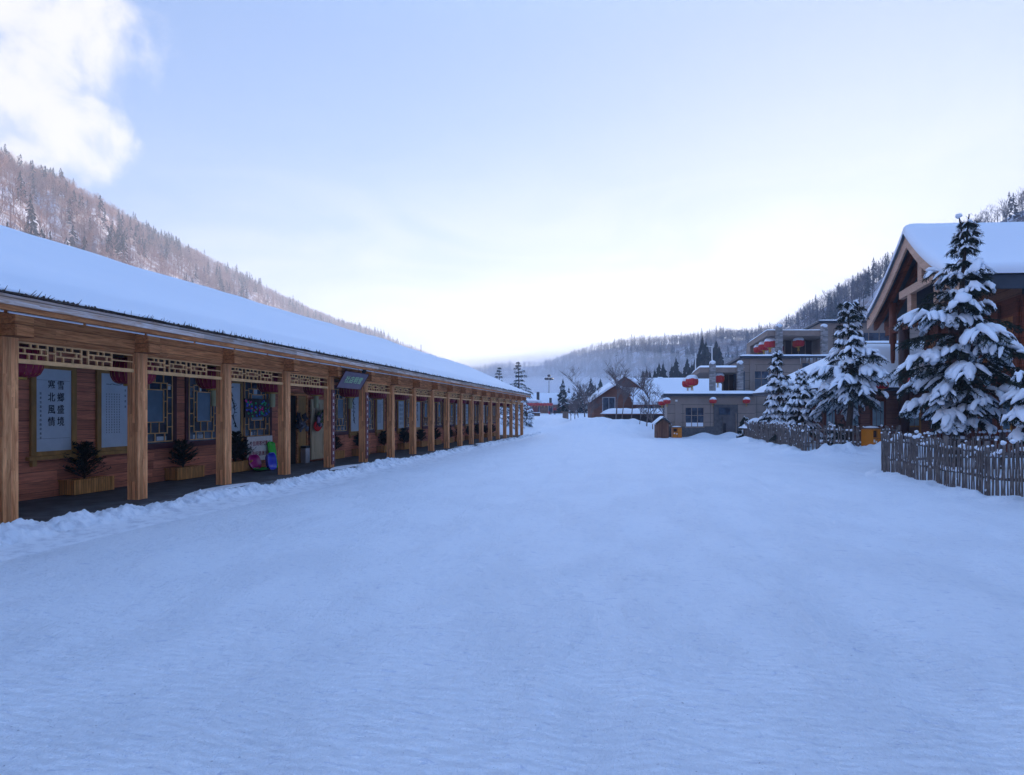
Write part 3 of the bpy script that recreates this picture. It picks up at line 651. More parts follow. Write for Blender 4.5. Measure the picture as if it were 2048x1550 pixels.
ORD = ['first', 'second', 'third', 'fourth', 'fifth', 'sixth', 'seventh', 'eighth', 'ninth', 'tenth', 'eleventh', 'twelfth', 'thirteenth', 'fourteenth', 'fifteenth', 'sixteenth', 'seventeenth', 'eighteenth', 'nineteenth', 'twentieth']
ORD += ['twenty '+o for o in ORD[:9]]+['thirtieth']+['thirty '+o for o in ORD[:9]]
def near(i): return ORD[i]+' from the near end'

# framed scrolls and paintings hung on the arcade wall (local: x out of wall, y along, z up from the bottom)
def scroll(i, ya, yb, label):
    za, zb = .975, 2.56
    t = thing('framed_scroll', label, 'framed scroll', (WX+.012, (ya+yb)/2, za), 0, 'framed scrolls on the arcade wall'); h = (yb-ya)/2; H = zb-za
    MB().box(0, .05, -h-.10, -h, -.08, H+.09).box(0, .05, h, h+.10, -.08, H+.09).box(0, .048, -h, h, H, H+.09).box(0, .048, -h, h, -.08, 0).box(0, .10, -h-.17, h+.17, -.155, -.085).box(0, .08, -h-.10, -h-.02, -.27, -.16).box(0, .08, h+.02, h+.10, -.27, -.16).box(0, .06, -h-.16, h+.16, H+.095, H+.14).build('frame', YELW, t)
    MB().box(0, .02, -h, h, 0, H).build('paper', PAPER, t)
    rng = random.Random(i*7+1)
    if i == 0:
        Mx = frame_M((.021, .14, H*.80), (0, 1, 0), (0, 0, 1))
        text_mesh('calligraphy', '雪鄉盛境', .19, INK, t, Mx, True, .8); 
        Mx = frame_M((.021, -.05, H*.80), (0, 1, 0), (0, 0, 1)); 
        m = MB()
        text_mesh('calligraphy', '塞北風情', .19, INK, t, Mx, True, .8)
        y, z = -h+.10, H*.70
        for k in range(11): glyph(m, (.021, y, z-.085*k), .022, rng)
        m.build('signature', INK, t)
        MB().box(.0205, .022, -h+.03, h-.03, .24, .244).box(.0205, .022, -h+.03, h-.03, H-.22, H-.216).build('mount_line', INK, t)
    else:
        m = MB()
        if i in (1, 4, 7):
            for c in range(6):
                for k in range(16): glyph(m, (.021, h*.3-.065*c, H*.72-.055*k), .013, rng)
            for k in range(4): glyph(m, (.021, h-.10, H*.78-.12*k), .022, rng)
            for k in range(5): m.bar((.022, -h*.6+.08*k, H*.85+.02*rng.random()), (.022, -h*.6+.08*k+.07, H*.85+.03*rng.random()), .012, .003, (1, 0, 0))
        elif i in (2, 3, 6):
            p = Vector((.0215, (-.5+.3*rng.random())*h, H*.92))
            for k in range(16):
                q = p+Vector((0, (rng.random()-.42)*.10, -.07)); q.y = max(-h*.8, min(h*.8, q.y)); m.bar(p, q, .02+.05*rng.random(), .003, (1, 0, 0))
                for _ in range(2): e = p+Vector((0, (rng.random()-.5)*.34, (rng.random()-.6)*.2)); e.y = max(-h*.9, min(h*.9, e.y)); m.bar(p, e, .006+.02*rng.random(), .0025, (1, 0, 0))
                p = q
        else:
            for c in range(2):
                for k in range(6): glyph(m, (.021, h*.35-.3*c*h*2.2, H*.85-.22*k), .065, rng)
        m.build('brushwork', INK, t)
    return t
def glyph(m, c, s, rng):
    x, y, z = c
    for k in range(3): zz = z+s*(-.8+.75*k+.2*rng.random()); m.bar((x+.001, y-s*(.5+.5*rng.random()), zz), (x+.001, y+s*(.5+.5*rng.random()), zz+s*.1), s*.22, .002, (1, 0, 0))
    for k in range(2): yy = y+s*(-.5+.8*k+.3*rng.random()); m.bar((x+.0015, yy, z-s), (x+.0015, yy+s*.2*(rng.random()-.5), z+s), s*.2, .002, (1, 0, 0))
SL = ['white scroll with eight large black characters in two columns, nearest on the arcade wall', 'pale scroll of small faint writing under a landscape, right of the large black characters', 'pale blue painting of dark bamboo strokes, beside the window with the pink menu boards', 'tall ink painting of a dark twisted trunk behind the two red couplet boards']
for i, (a, b) in enumerate(SCR):
    y = (a+b)/2; lab = SL[i] if i < 4 else 'narrow pale scroll in a honey wood frame, '+near(i)
    scroll(i, a, b, lab)

# red lanterns under the eave
def mk_lantern(label, sc=1.0, snow=False, tube=False, tassel=False, group='red lanterns hung along the arcade', rm=None, ncol=20):
    t = thing('red_lantern', label, 'lantern', group=group)
    R, Hh = .41*sc, .27*sc
    prof = [(R*.42, -Hh)]+[(R*(.42+.58*math.cos(a)**.6), Hh*math.sin(a)) for a in np.linspace(-1.35, 1.35, 11)]+[(R*.42, Hh)]
    MB().lathe(prof, 48, mod=lambda j: 1-.035*(j % 2)).build('shade', rm or REDD, t, smooth=False)
    m = MB()
    for k in range(0, 24): 
        a = math.pi*2*k/24; m.tube([(math.cos(a)*R*(.42+.58*math.cos(q)**.6)*1.004, math.sin(a)*R*(.42+.58*math.cos(q)**.6)*1.004, Hh*math.sin(q)) for q in np.linspace(-1.35, 1.35, 7)], .004*sc, 3, cap=False)
    m.lathe([(R*.43, -Hh-.035*sc), (R*.44, -Hh-.001)], 24).lathe([(R*.43, Hh+.001), (R*.44, Hh+.035*sc)], 24).build('gold_ribs', GOLD, t)
    if tube:
        MB().lathe([(.075, -Hh-.42), (.078, -Hh-.38), (.078, -Hh-.04), (.02, -Hh-.036)], 20).build('paper_tube', TUBE, t)
    if tassel:
        m = MB(); rng = random.Random(3)
        for k in range(14): a = rng.random()*6.28; m.tube([(math.cos(a)*.05*sc, math.sin(a)*.05*sc, -Hh-.03*sc), (math.cos(a)*.08*sc, math.sin(a)*.08*sc, -Hh-.33*sc)], .012*sc, 3)
        m.build('tassel', GOLD, t)
    m = MB().tube([(0, 0, Hh), (0, 0, Hh+.2)], .008, 5); m.build('cord', BLACK, t)
    if snow:
        m = MB().blob((0, 0, Hh*.72), (R*.95, R*.95, Hh*.98), random.Random(int(sc*10)), 16, 8, .07); m.build('snow_cap', SNOW, t, True)
    return t
bay_words = lambda i: ORD[i]+' veranda bay from the near end'
ln = None
for i in range(18):
    y = 8.0+2.42*i
    if i in (2, 3, 4, 5): o = mk_lantern('red lantern with pale paper tube below, in the '+bay_words(i), tube=True)
    else:
        if ln is None: ln = mk_lantern('x'); o = ln
        else: o = copy_tree(ln)
        o['label'] = 'red lantern behind the lattice of the '+bay_words(i)
    place(o, (-9.98, y, 2.57), .13*i)

# planter boxes with small conifers
def mk_planter(seed, H, L=.92, label='x', spread=1.0):
    t = thing('potted_conifer', label, 'planter', group='planters along the arcade wall'); rng = random.Random(seed)
    bx = MB().box(-.18, .18, 0, L, .02, .30); bx.box(.18, .192, 0, L, .27, .31).box(-.192, .19, -.012, 0, .27, .31); bx.build('planter_box', PLANT, t)
    MB().box(-.165, .165, .015, L-.015, .285, .296).build('soil', BARK, t)
    m = MB(); n = MB(); st = [(0, L*.42, 1.0)]
    if seed % 3 == 0: st.append((.03, L*.72, .62))
    for (sx, sy, k) in st:
        Ht = H*k; m.tube([(sx, sy, .29), (sx+.03, sy+.02, .3+Ht*.5), (sx, sy, .3+Ht)], [.02, .014, .005], 5)
        for j in range(int(120*k)):
            z = .31+Ht*.95*rng.random(); f = min(1, 1.15*(1-(z-.3)/(Ht*1.05))); a = rng.random()*6.28; Lb = (.10+.26*f*spread)*(.7+.5*rng.random())
            d = Vector((math.cos(a), math.sin(a), .35+.5*rng.random())); p = Vector((sx, sy, z)); q = p+d*Lb; q.x = max(q.x, -.24); m.tube([p, q], [.006, .002], 3, cap=False)
            for s in range(34):
                c = p+(q-p)*rng.random()**.7; e = Vector((rng.uniform(-1, 1), rng.uniform(-1, 1), rng.uniform(-.3, 1))).normalized()*(.04+.035*rng.random()); w = e.cross(Vector((rng.random(), rng.random(), rng.random()))).normalized()*.009
                n.add([c-w, c+w, c+e], [(0, 1, 2)])
    m.build('stem', BARK, t); n.build('foliage', NEEDLE, t)
    return t
PY = [6.2, 9.68, 12.38, 14.36, 20.0]+[22.25+2.43*k for k in range(11)]
pl = ['', 'wooden planter with a dense dark shrub below the two nearest framed scrolls', 'planter with a loose shrub and a small second sprig between the two lattice windows', 'planter with a bushy dark conifer left of the white board with red writing', 'planter with a low shrub just right of the open pale door']
protos = {}
for i, y in enumerate(PY):
    sd_ = i if i < 5 else 5+i % 3
    if sd_ in protos: o = copy_tree(protos[sd_])
    else: o = mk_planter(sd_+ (3 if i == 2 else 0), (.62, .70, .62, .80, .55, .62, .72, .58)[min(sd_, 7)], label='x', spread=(1.2 if i == 1 else 1)); protos[sd_] = o
    o['label'] = pl[i] if 0 < i < 5 else ('small conifer in slatted box by the red wall, '+near(i))
    place(o, (-10.80, y, pz(y)))

# signs and props in the third to fifth bays
def slab(name, label, cat, y0, y1, x, z0, z1, m_, th=.02):
    t = thing(name, label, cat, (x, (y0+y1)/2, z0)); MB().box(0, th, y0-(y0+y1)/2, y1-(y0+y1)/2, 0, z1-z0).build('board', m_, t); return t
t = slab('notice_board', 'white painted board with two lines of red writing below the menu window', 'sign', 15.28, 16.50, WX+.19, .30, 1.02, mat('worn_white_board', (.82, .76, .72), .6, var=.15, vscale=6))
text_mesh('red_writing', '片信明寄代售出', .155, REDINK, t, frame_M((.021, -.45, .50), (0, 1, 0), (0, .0, 1)), False, .92)
text_mesh('red_writing', '章念纪游旅乡雪', .145, REDINK, t, frame_M((.021, -.49, .20), (0, 1, 0), (0, .0, 1)), False, 1.02)
MB().box(-.04, 0, -.5, -.46, -.24, .7).box(-.04, 0, .46, .5, -.24, .7).build('leg', PINE, t)
t = thing('menu_board', 'dark twin board with pink, green and blue neon drawing in front of a lattice window', 'sign', (WX+.07, 15.95, 1.58))
MB().box(0, .025, -.62, -.005, 0, .56).box(0, .025, .005, .60, 0, .56).build('board', BLACK, t)
for (cname, col, n) in (('pink_drawing', (.9, .04, .40), 9), ('green_drawing', (.03, .60, .25), 14), ('blue_drawing', (.04, .14, .75), 14)):
    m = MB(); rng = random.Random(len(cname))
    for side in (-.31, .3):
        for k in range(n):
            y = side+rng.uniform(-.26, .26); z = rng.uniform(.05, .5)
            if cname == 'pink_drawing': z = rng.uniform(.40, .52) if k < 5 and side < 0 else rng.uniform(.18, .34)
            if k % 3 == 0: m.lathe([(.028, 0), (.03, .003)], 8, (0, 0, 0)); 
            m.bar((.028, y, z), (.028, y+rng.uniform(-.09, .09), z+rng.uniform(-.05, .05)), max(.02, .03+.03*rng.random()), .003+.001*n, (1, 0, 0))
    m.build(cname, mat(cname, col, .5), t)
# hanging name plaque, leaning forward at its top
t = thing('name_plaque', 'purple grey hanging plaque with four pale green characters under the eave', 'sign', (-8.9, 17.0, 2.52)); r = Vector((0, 1, 0)); u_ = Vector((.32, -.04, .49))
L_ = 1.68; P0 = Vector((0, 0, 0)); nn = r.cross(u_.normalized())
Mx = frame_M((0, 0, 0), r, u_)
def plate(m, x0, x1, y0, y1, z0, z1, Mx):
    b = MB().box(x0, x1, y0, y1, z0, z1); m.add([Mx @ Vector(v) for v in b.v], b.f); return m
plate(MB(), 0, L_, 0, .59, -.02, 0, Mx).build('board', PLAQ, t)
plate(plate(plate(plate(MB(), -.015, L_+.015, -.015, .0, -.022, .012, Mx), -.015, L_+.015, .59, .605, -.022, .012, Mx), -.015, 0, 0, .59, -.022, .012, Mx), L_, L_+.015, 0, .59, -.022, .012, Mx).build('frame', MAROON, t)
text_mesh('lettering', '社店明雪', .27, GREENL, t, frame_M(Mx @ Vector((.40, .30, .0)), r, u_), False, 1.05)
t = thing('spotlight', 'small black spotlight above the purple grey plaque under the eave', 'spotlight', (-8.5, 18.1, 3.02))
MB().lathe([(.03, 0), (.07, .02), (.075, .14), (.03, .16)], 12).build('housing', BLACK, t); MB().bar((0, 0, .15), (0, 0, .24), .04, .02).build('bracket', mat('pale_blue_bracket', (.25, .32, .42), .5), t)
# couplet boards on the columns beside the plaque
for (i, w) in ((4, 'left'), (5, 'right')):
    y = Y0+SP*i; t = thing('couplet_board', 'tall red brown board with white characters, on the column '+w+' of the plaque', 'sign', (XC+.004, y+.02, .12), 0, 'couplet boards')
    MB().box(0, .03, 0, .20, 0, 2.32).build('board', mat('couplet_maroon', (.19, .055, .055), .6, var=.2), t)
    m = MB(); rng = random.Random(i)
    for k in range(11): glyph(m, (.031, .10, 2.16-.2*k), .045, rng)
    m.build('white_characters', WHITEP, t)
# plastic sleds, tubs
def plast(n, c): return mat(n, c, .22, spec=.6, coat=.4)
t = thing('plastic_sled', 'bright green plastic sled standing upright against the wall', 'sled', (-10.72, 16.3, pz(16)), 0)
out = []
for k in range(15):
    s = k/14; z = .80*s; w = .15*(1-.30*math.sin(math.pi*min(s*1.6, 1)))*(1 if s < .9 else math.sqrt(max(0, 1-((s-.9)/.1)**2))+.15); x = .16*(1-s)-.06
    out.append([(x+.03, -w, z), (x+.10, -w, z), (x+.09, -w*.8, z), (x+.03, -w*.6, z), (x+.02, 0, z), (x+.03, w*.6, z), (x+.09, w*.8, z), (x+.10, w, z), (x+.03, w, z), (x-.01, w*.6, z), (x-.01, -w*.6, z), (x+.03, -w, z)])
MB().grid(np.array(out)).build('shell', plast('green_plastic', (.03, .62, .02)), t, True)
def tub(name, label, c, loc, s, rz, cat='sled'):
    t = thing(name, label, cat, loc, rz)
    prof = [(s*.62, 0), (s*.92, s*.12), (s*1.0, s*.42), (s*1.04, s*.44), (s*1.04, s*.48), (s*.96, s*.47), (s*.86, s*.16), (s*.5, s*.08), (0.001, s*.07)]
    o = MB().lathe(prof, 28, mod=lambda j: 1-.06*math.cos(4*math.pi*2*j/28)).build('shell', plast(name+'_plastic', c), t, True); return t, o
t, o = tub('snow_tube', 'round blue plastic snow saucer standing on edge by the white board', (.01, .04, .62), (-10.25, 15.48, pz(16)+.26), .26, 0); o.rotation_euler = (0, R_(82), .1)
t, o = tub('snow_saucer', 'magenta plastic snow saucer leaning behind the blue one', (.50, .01, .22), (-10.62, 15.28, pz(16)+.24), .22, 0); o.rotation_euler = (0, R_(70), -.2)
t, o = tub('flat_sled', 'flat green plastic sled lying on the veranda floor', (.03, .60, .06), (-10.3, 15.22, pz(15)+.03), .27, 0); o.scale = (.7, 1, .5)
t, o = tub('round_sled', 'red plastic sled lying behind the flat green sled', (.5, .02, .03), (-10.68, 15.55, pz(15)+.02), .2, 0); o.scale = (.6, 1, .6)
# souvenir bundles by the door
def bundle(label, loc, cols, seed, R=.16):
    t = thing('souvenir_bundle', label, 'souvenirs', loc); rng = random.Random(seed)
    for k, (nm, c) in enumerate(cols):
        m = MB()
        for j in range(7): m.blob((rng.uniform(-.03, .08), rng.uniform(-R, R), rng.uniform(-R, R)*.9), (.06, .08+.03*rng.random(), .09+.03*rng.random()), rng, 8, 5, .35)
        m.build(nm, mat(nm, c, .8, var=.3, vscale=12), t, True)
    return t
bundle('bundle of dark knitted hats hanging in the doorway', (WX+.16, 18.25, 1.42), [('dark_hats', (.03, .03, .05)), ('grey_gloves', (.16, .17, .22))], 4, .26)
bundle('cluster of mauve, green and dark hats hanging on the open door', (DX+.14, 19.35, 1.50), [('mauve_gloves', (.42, .30, .45)), ('dark_hats', (.03, .03, .06)), ('green_hat', (.10, .16, .05))], 9, .30)
t = thing('red_fan', 'oval red cloth disc hanging below the hats on the open door', 'cloth disc', (DX+.12, 19.15, 1.26)); MB().blob((.02, 0, 0), (.05, .27, .19), random.Random(1), 20, 10, .02).build('disc', mat('bright_red_cloth', (.62, .015, .015), .7), t, True)
t = thing('ash_bin', 'small pale metal bin in the arcade doorway', 'bin', (WX+.2, 18.42, pz(18))); MB().cbox(-.1, .1, -.13, .13, .0, .5).build('body', mat('brushed_steel', (.42, .42, .44), .35, metal=.6), t); MB().cbox(-.11, .11, -.14, .14, .5, .58).build('lid', BLACK, t)
t = thing('doorway_hanging', 'dark red scalloped banner hanging right of the open pale door', 'banner', (WX+.10, 20.22, .95))
m = MB(); rng = random.Random(1)
for k in range(4): m.lathe([(.01, -.01), (.17, -.008), (.17, .008), (.01, .01)], 14, (0, 0, 0)) if False else m.blob((0, 0, .2+.32*k), (.02, .16, .19), rng, 10, 6, .05)
m.build('cloth', MAROON, t)
# ---------------------------------------------------------------- spruces
def spruce(label, u, d, H, Rm, zc, seed, snow=1.0, name='snowy_spruce', group='snow laden spruces', prof=1.0, lean=(0, 0), dens=1.0, forked=False, z0=None, scale_w=1.0, cat='tree'):
    z0 = zg(u, d) if z0 is None else z0; t = cthing(name, label, cat, u, d, z0, 0, group); rng = random.Random(seed)
    T, Nn, S = MB(), MB(), MB()
    ax = lambda z: Vector((lean[0]*z/H+.05*math.sin(z*1.3+seed), lean[1]*z/H+.05*math.cos(z*1.1), z))
    zs = np.linspace(-.2, H, 12); T.tube([ax(z) for z in zs], [(.022*H*(1-z/H)**.9+.012)*(1.25 if z < .3 else 1) for z in zs], 9)
    if forked:
        T.tube([ax(H*.86), ax(H*.93)+Vector((-.16, 0, 0)), ax(H*1.0)+Vector((-.30, 0, -.08))], [.035, .028, .018], 5); S.blob(ax(H)+Vector((-.31, 0, -.06)), (.09, .09, .07), rng, 9, 6, .2)
    z = zc; wi = 0
    def needles(p, q, n, ln_):
        d_ = q-p
        for _ in range(n):
            c = p+d_*rng.random(); e = Vector((rng.uniform(-1, 1), rng.uniform(-1, 1), rng.uniform(-1.0, .35)))+d_.normalized()*.8; e = e.normalized()*ln_*(.6+.7*rng.random())
            w = e.cross(Vector((rng.uniform(-1, 1), rng.uniform(-1, 1), rng.uniform(-1, 1)))).normalized()*ln_*.085
            Nn.add([c-w, c+w, c+e+w*.3, c+e-w*.3], [(0, 1, 2, 3)])
    def pad(pts, w, k):
        """snow lying along a twig: lumpy flattened roll"""
        Q = [Vector(p) for p in pts]; m_ = 7; pts = [Q[min(int(t*(len(Q)-1)/(m_-1)), len(Q)-2)].lerp(Q[min(int(t*(len(Q)-1)/(m_-1)), len(Q)-2)+1], t*(len(Q)-1)/(m_-1)-min(int(t*(len(Q)-1)/(m_-1)), len(Q)-2)) for t in range(m_)]
        n = len(pts); n_ = 7; vs = []
        o = rng.random()*40
        for i, p in enumerate(pts):
            s = i/(n-1); r = w*max(.02, math.sin(math.pi*(.02+.96*s)))**.42*(.62+1.3*abs(mnoise.noise(Vector((s*3.4+o, o, 0)))))
            dd = (pts[min(i+1, n-1)]-pts[max(i-1, 0)]).normalized(); a = dd.cross(Vector((0, 0, 1)))
            if a.length < 1e-3: a = Vector((1, 0, 0))
            a.normalize()
            for j in range(n_):
                q = 2*math.pi*j/n_; kk = 1+.5*mnoise.noise(Vector((s*4+o, math.cos(q)*1.2, math.sin(q)*1.2)))
                vs.append(p+a*(math.cos(q)*r*kk)+Vector((0, 0, 1))*(r*.18+math.sin(q)*r*(.95 if math.sin(q) > 0 else .38)*kk))
        S.add(vs, [(i*n_+j, i*n_+(j+1) % n_, (i+1)*n_+(j+1) % n_, (i+1)*n_+j) for i in range(n-1) for j in range(n_)]+[tuple(range(n_-1, -1, -1)), tuple(range((n-1)*n_, n*n_))])
    while z < H*.985:
        f = (z-zc)/(H-zc); L0 = Rm*(float(np.interp(f, [q[0] for q in prof], [q[1] for q in prof])) if isinstance(prof, (list, tuple)) else ((1-f)**prof*.94+.06)*(1 if f > .12 else .72+2.3*f))
        nb = max(4, int((7 if f < .7 else 5)*dens)); a0 = rng.random()*6.28
        for b in range(nb):
            a = a0+2*math.pi*b/nb+rng.uniform(-.3, .3); L = L0*max(.35, min(1.25, .88+1.1*mnoise.noise(Vector((math.cos(a)*1.3+seed, math.sin(a)*1.3, z*1.1)))+rng.uniform(-.12, .12))); up = .55*f+.12+rng.uniform(-.12, .12); dr = .62*(1-f*.75)+rng.uniform(-.1, .15)
            dv = Vector((math.cos(a), math.sin(a), 0)); base = ax(z)
            bp = lambda s: base+dv*(L*s*scale_w)+Vector((0, 0, L*(up*s-dr*s*s)))
            pts = [bp(s) for s in (0, .25, .5, .75, 1)]; T.tube(pts, [max(.006, .012*L+.006), .01*L+.005, .008, .005, .003], 4, cap=False)
            ntw = max(2, int(3+4.5*L*dens))
            side = dv.cross(Vector((0, 0, 1)))
            snowy = rng.random() < .80*snow
            for k in range(ntw+1):
                if k == ntw: s, sg, tl = .72, 0, L*.30+.06
                else: s = .22+.74*(k+rng.random()*.5)/ntw; sg = 1 if k % 2 else -1; tl = (.16+.42*L*(1-s*.62))*rng.uniform(.7, 1.1)
                p = bp(s); dd = (dv*(.75)+side*sg*.85).normalized() if sg else dv
                tp = [p+dd*tl*q+Vector((0, 0, -tl*(.10*q+.50*q*q))) for q in (0, .33, .66, 1)]
                needles(tp[0], tp[1], int(12*dens), .11+.03*L); needles(tp[1], tp[3], int(22*dens), .10+.03*L)
                if rng.random() < .3: needles(tp[1], tp[2]-Vector((0, 0, .16)), int(10*dens), .12)
                if snowy and rng.random() < .66*snow:
                    w = (.052+.048*min(L, 1.5))*rng.uniform(.5, 1.5)*(.75 if f > .8 else 1); pad([q+Vector((0, 0, .035)) for q in tp[(0 if rng.random() < .5 else 1):]]+([tp[3]-Vector((0, 0, .07))] if rng.random() < .4 else []), w, 1)
            needles(pts[1], pts[4], int(10*ntw*dens), .12)
            if snowy and rng.random() < .6: pad([bp(s)+Vector((0, 0, .05)) for s in np.linspace(.4+.35*rng.random(), 1.04, 7)], (.075+.065*L)*rng.uniform(.6, 1.4), 1)
        z += (.31+.13*rng.random())*(1 if f < .8 else .8)*(H/7)**.35/dens**.5
    needles(ax(H*.9), ax(H), 30, .10)
    T.build('trunk', BARK, t, True); Nn.build('crown', NEEDLES2, t)
    if S.v: S.build('snow', SNOW, t, True)
    return t
D_ = 17.4; spruce('tall snow loaded spruce with a forked tip in front of the lodge gable', cu(1915, D_), D_, (HY-436)*D_/F+1.7, 1.6, 1.5, 11, 1.0, prof=[(0, .55), (.12, .9), (.35, .95), (.5, .72), (.6, .55), (.69, .42), (.75, .18), (.85, .17), (1, .04)], forked=True, dens=1.0, lean=(.28, 0))
D_ = 25.5; spruce('mid sized spruce with bare lower trunk and umbrella of snow, behind the orange bin fence', cu(1700, D_), D_, (HY-603)*D_/F+1.55, 1.48, 2.45, 23, 1.05, prof=[(0, .95), (.1, 1.05), (.3, .85), (.5, .60), (.62, .40), (.68, .22), (.8, .35), (.93, .3), (1, .1)])
D_ = 31.3; spruce('slim snowy spruce at the left front of the grey hotel', cu(1556, D_), D_, (HY-700)*D_/F+1.6, 1.0, .5, 37, 1.1, prof=.75)
D_ = 28.4; spruce('low broad snowy spruce between the slim spruce and the umbrella shaped spruce', cu(1600, D_), D_, (HY-742)*D_/F+1.6, 1.1, .3, 41, 1.1, prof=.8)
D_ = 14.5; spruce('snowy spruce cut by the right edge of the photo', cu(2118, D_), D_, 4.1, 1.2, 1.1, 53, 1.05, prof=.7)
D_ = 35.5; spruce('small young spruce at the left corner of the long picket fence', cu(1491, D_), D_, 1.3, .45, .1, 61, .5, prof=.8)
D_ = 24.9+1.2; spruce('low shrubby snow spruce pressed against the middle of the picket fence', cu(1672, D_), D_, 1.15, .7, .15, 67, .9, prof=.6)
D_ = 74.; spruce('tall dark spruce dusted with snow behind the far end of the snowy roof', cu(1037, D_)-.0, D_, 7.2, 2.2, 1.4, 71, .35, group='spruces behind the arcade end', dens=.75)
D_ = 78.; spruce('shorter dark spruce just showing over the snowy roof', cu(999, D_), D_, 6.9, 1.7, 1.4, 73, .35, group='spruces behind the arcade end', dens=.7)
for i, (px, D_, H, R) in enumerate(((1012, 58, 2.6, 1.2), (1030, 62, 2.9, 1.3), (1052, 66, 2.4, 1.2))):
    spruce('snow smothered bush seen past the arcade end, '+('nearest', 'middle', 'farthest')[i]+' of three', cu(px, D_), D_, H, R, .2, 80+i, 1.2, name='snowy_bush', group='snowy bushes past the arcade end', dens=.6, prof=.5, cat='bush')

def conifer(label, px, D_, H, seed, group, R=None, snow=False):
    u = cu(px, D_); rng = random.Random(seed); t = cthing('conifer', label, 'tree', u, D_, zg(u, D_) if D_ < 160 else None or zg(u, D_), 0, group); n = MB(); s = MB(); R = R or H*.23
    n_l = 17
    for i in range(n_l):
        f = i/(n_l-1); z = H*(.10+.86*f); r = R*(1-f)**.85*rng.uniform(.75, 1.2)+.06
        for k in range(11):
            a = rng.random()*6.28; rr_ = r*rng.uniform(.55, 1.2); w = .24; c = Vector((0, 0, z+H*.045)); dz = H*rng.uniform(.03, .08)
            n.add([c, (math.cos(a-w)*rr_, math.sin(a-w)*rr_, z-dz), (math.cos(a+w)*rr_, math.sin(a+w)*rr_, z-dz*rng.uniform(.2, 1)), (math.cos(a)*rr_*.6, math.sin(a)*rr_*.6, z-dz*1.2)], [(0, 1, 2), (0, 1, 3), (0, 3, 2)])
            if snow and rng.random() < .4: s.add([(math.cos(a)*rr_*.3, math.sin(a)*rr_*.3, z+H*.03), (math.cos(a-w)*rr_, math.sin(a-w)*rr_, z-dz+.05), (math.cos(a+w)*rr_, math.sin(a+w)*rr_, z-dz*.5+.05)], [(0, 1, 2)])
    MB().tube([(0, 0, -.5), (0, 0, H*1.0)], [.014*H+.05, .02], 6).build('trunk', BARK, t); n.build('crown', FC if D_ > 150 else NEEDLES2, t)
    if s.v: s.build('snow', SNOW, t)
    return t
g = 'dark conifers behind the village roofs'
PW = lambda L, i: ORD[sorted(range(len(L)), key=lambda q: L[q][0]).index(i)]
CA = ((1363, 170, 12), (1374, 178, 17), (1384, 172, 15), (1398, 180, 20), (1405, 176, 24), (1412, 183, 23), (1424, 186, 20), (1432, 181, 23), (1438, 177, 21), (1440, 186, 17), (1420, 170, 17), (1390, 186, 18))
for i, (px, D_, H) in enumerate(CA):
    conifer('dark conifer in the clump behind the white poles, '+PW(CA, i)+' from the left', px, D_, H, i, g)
rcb = random.Random(12)
CB = tuple((1286+7.6*k+rcb.uniform(-3, 3), 150+rcb.uniform(0, 30), rcb.uniform(8, 15)+(3 if 1330 < 1286+7.6*k < 1390 else 0)) for k in range(20))+((1293, 165, 13), (1302, 160, 9), (1318, 170, 15), (1330, 163, 12), (1343, 172, 14), (1280, 158, 8), (1352, 160, 10))
for i, (px, D_, H) in enumerate(CB):
    conifer('dark conifer above the ridge of the brown cabin, '+PW(CB, i)+' from the left', px, D_, H, 30+i, g)
CC = ((1126, 150, 13), (1118, 160, 8), (1138, 160, 10), (1148, 150, 8.5), (1160, 152, 11), (1173, 150, 8), (1190, 150, 11), (1201, 150, 13), (1213, 156, 9), (1080, 160, 6.5), (1071, 160, 7.5), (1096, 165, 8), (1182, 160, 14))
for i, (px, D_, H) in enumerate(CC):
    conifer('hazy conifer behind the low far shop, '+PW(CC, i)+' from the left', px, D_, H*.72, 60+i, g, snow=True)

def bare_tree(label, px, D_, H, seed, group='leafless trees in front of the brown cabin', spread=.52, levels=4, name='bare_tree', mat_=None, z0=None):
    u = cu(px, D_); rng = random.Random(seed); t = cthing(name, label, 'tree', u, D_, zg(u, D_) if z0 is None else z0, 0, group); T = MB(); Bm = MB()
    def grow(p, d, L, r, lv, m):
        pts = [p]; q = p; dd = d.copy(); n = 4
        for i in range(n):
            dd = (dd+Vector((rng.uniform(-1, 1), rng.uniform(-1, 1), rng.uniform(-.2, .5)))*(.05 if lv == levels else .13)).normalized(); q = q+dd*L/n; pts.append(q)
        m.tube(pts, [r*(1-.6*i/n) for i in range(n+1)], 5 if lv > 2 else 3, cap=False)
        if lv == 0: return
        k = 5 if lv > 1 else 5
        for i in range(k):
            s = (.35 if lv == levels else .15)+.8*rng.random()*(.7 if lv == levels else .85); j = min(int(s*n), n-1); b = pts[j]+(pts[j+1]-pts[j])*(s*n-j)
            a = rng.random()*6.28; e = Vector((math.cos(a), math.sin(a), 0)); nd = (dd*(1-spread)+e*spread*1.1+Vector((0, 0, .25))).normalized()
            grow(b, nd, L*rng.uniform(.42, .64), r*.55, lv-1, Bm)
    grow(Vector((0, 0, -.3)), Vector((rng.uniform(-.08, .08), rng.uniform(-.08, .08), 1)), H*.72, H*.0135, levels, T)
    T.build('trunk', mat_ or TWIG, t); Bm.build('branches', mat_ or TWIG, t)
    return t
g = 'leafless trees in front of the brown cabin'
TL = ['leftmost, tall and slim beside the far street', 'thin, just right of the tall one by the far street', 'thick brushy one left of the cabin gable', 'tall one in front of the cabin gable', 'pale crooked one before the cabin gable', 'slim one in front of the middle of the long snowy roof', 'one in front of the right part of the long snowy roof', 'one beside the wooden sentry box', 'low brushy one at the planter post', 'low one next to the planter post', 'spindly one between the gable and the porch roof', 'small one before the porch wall']
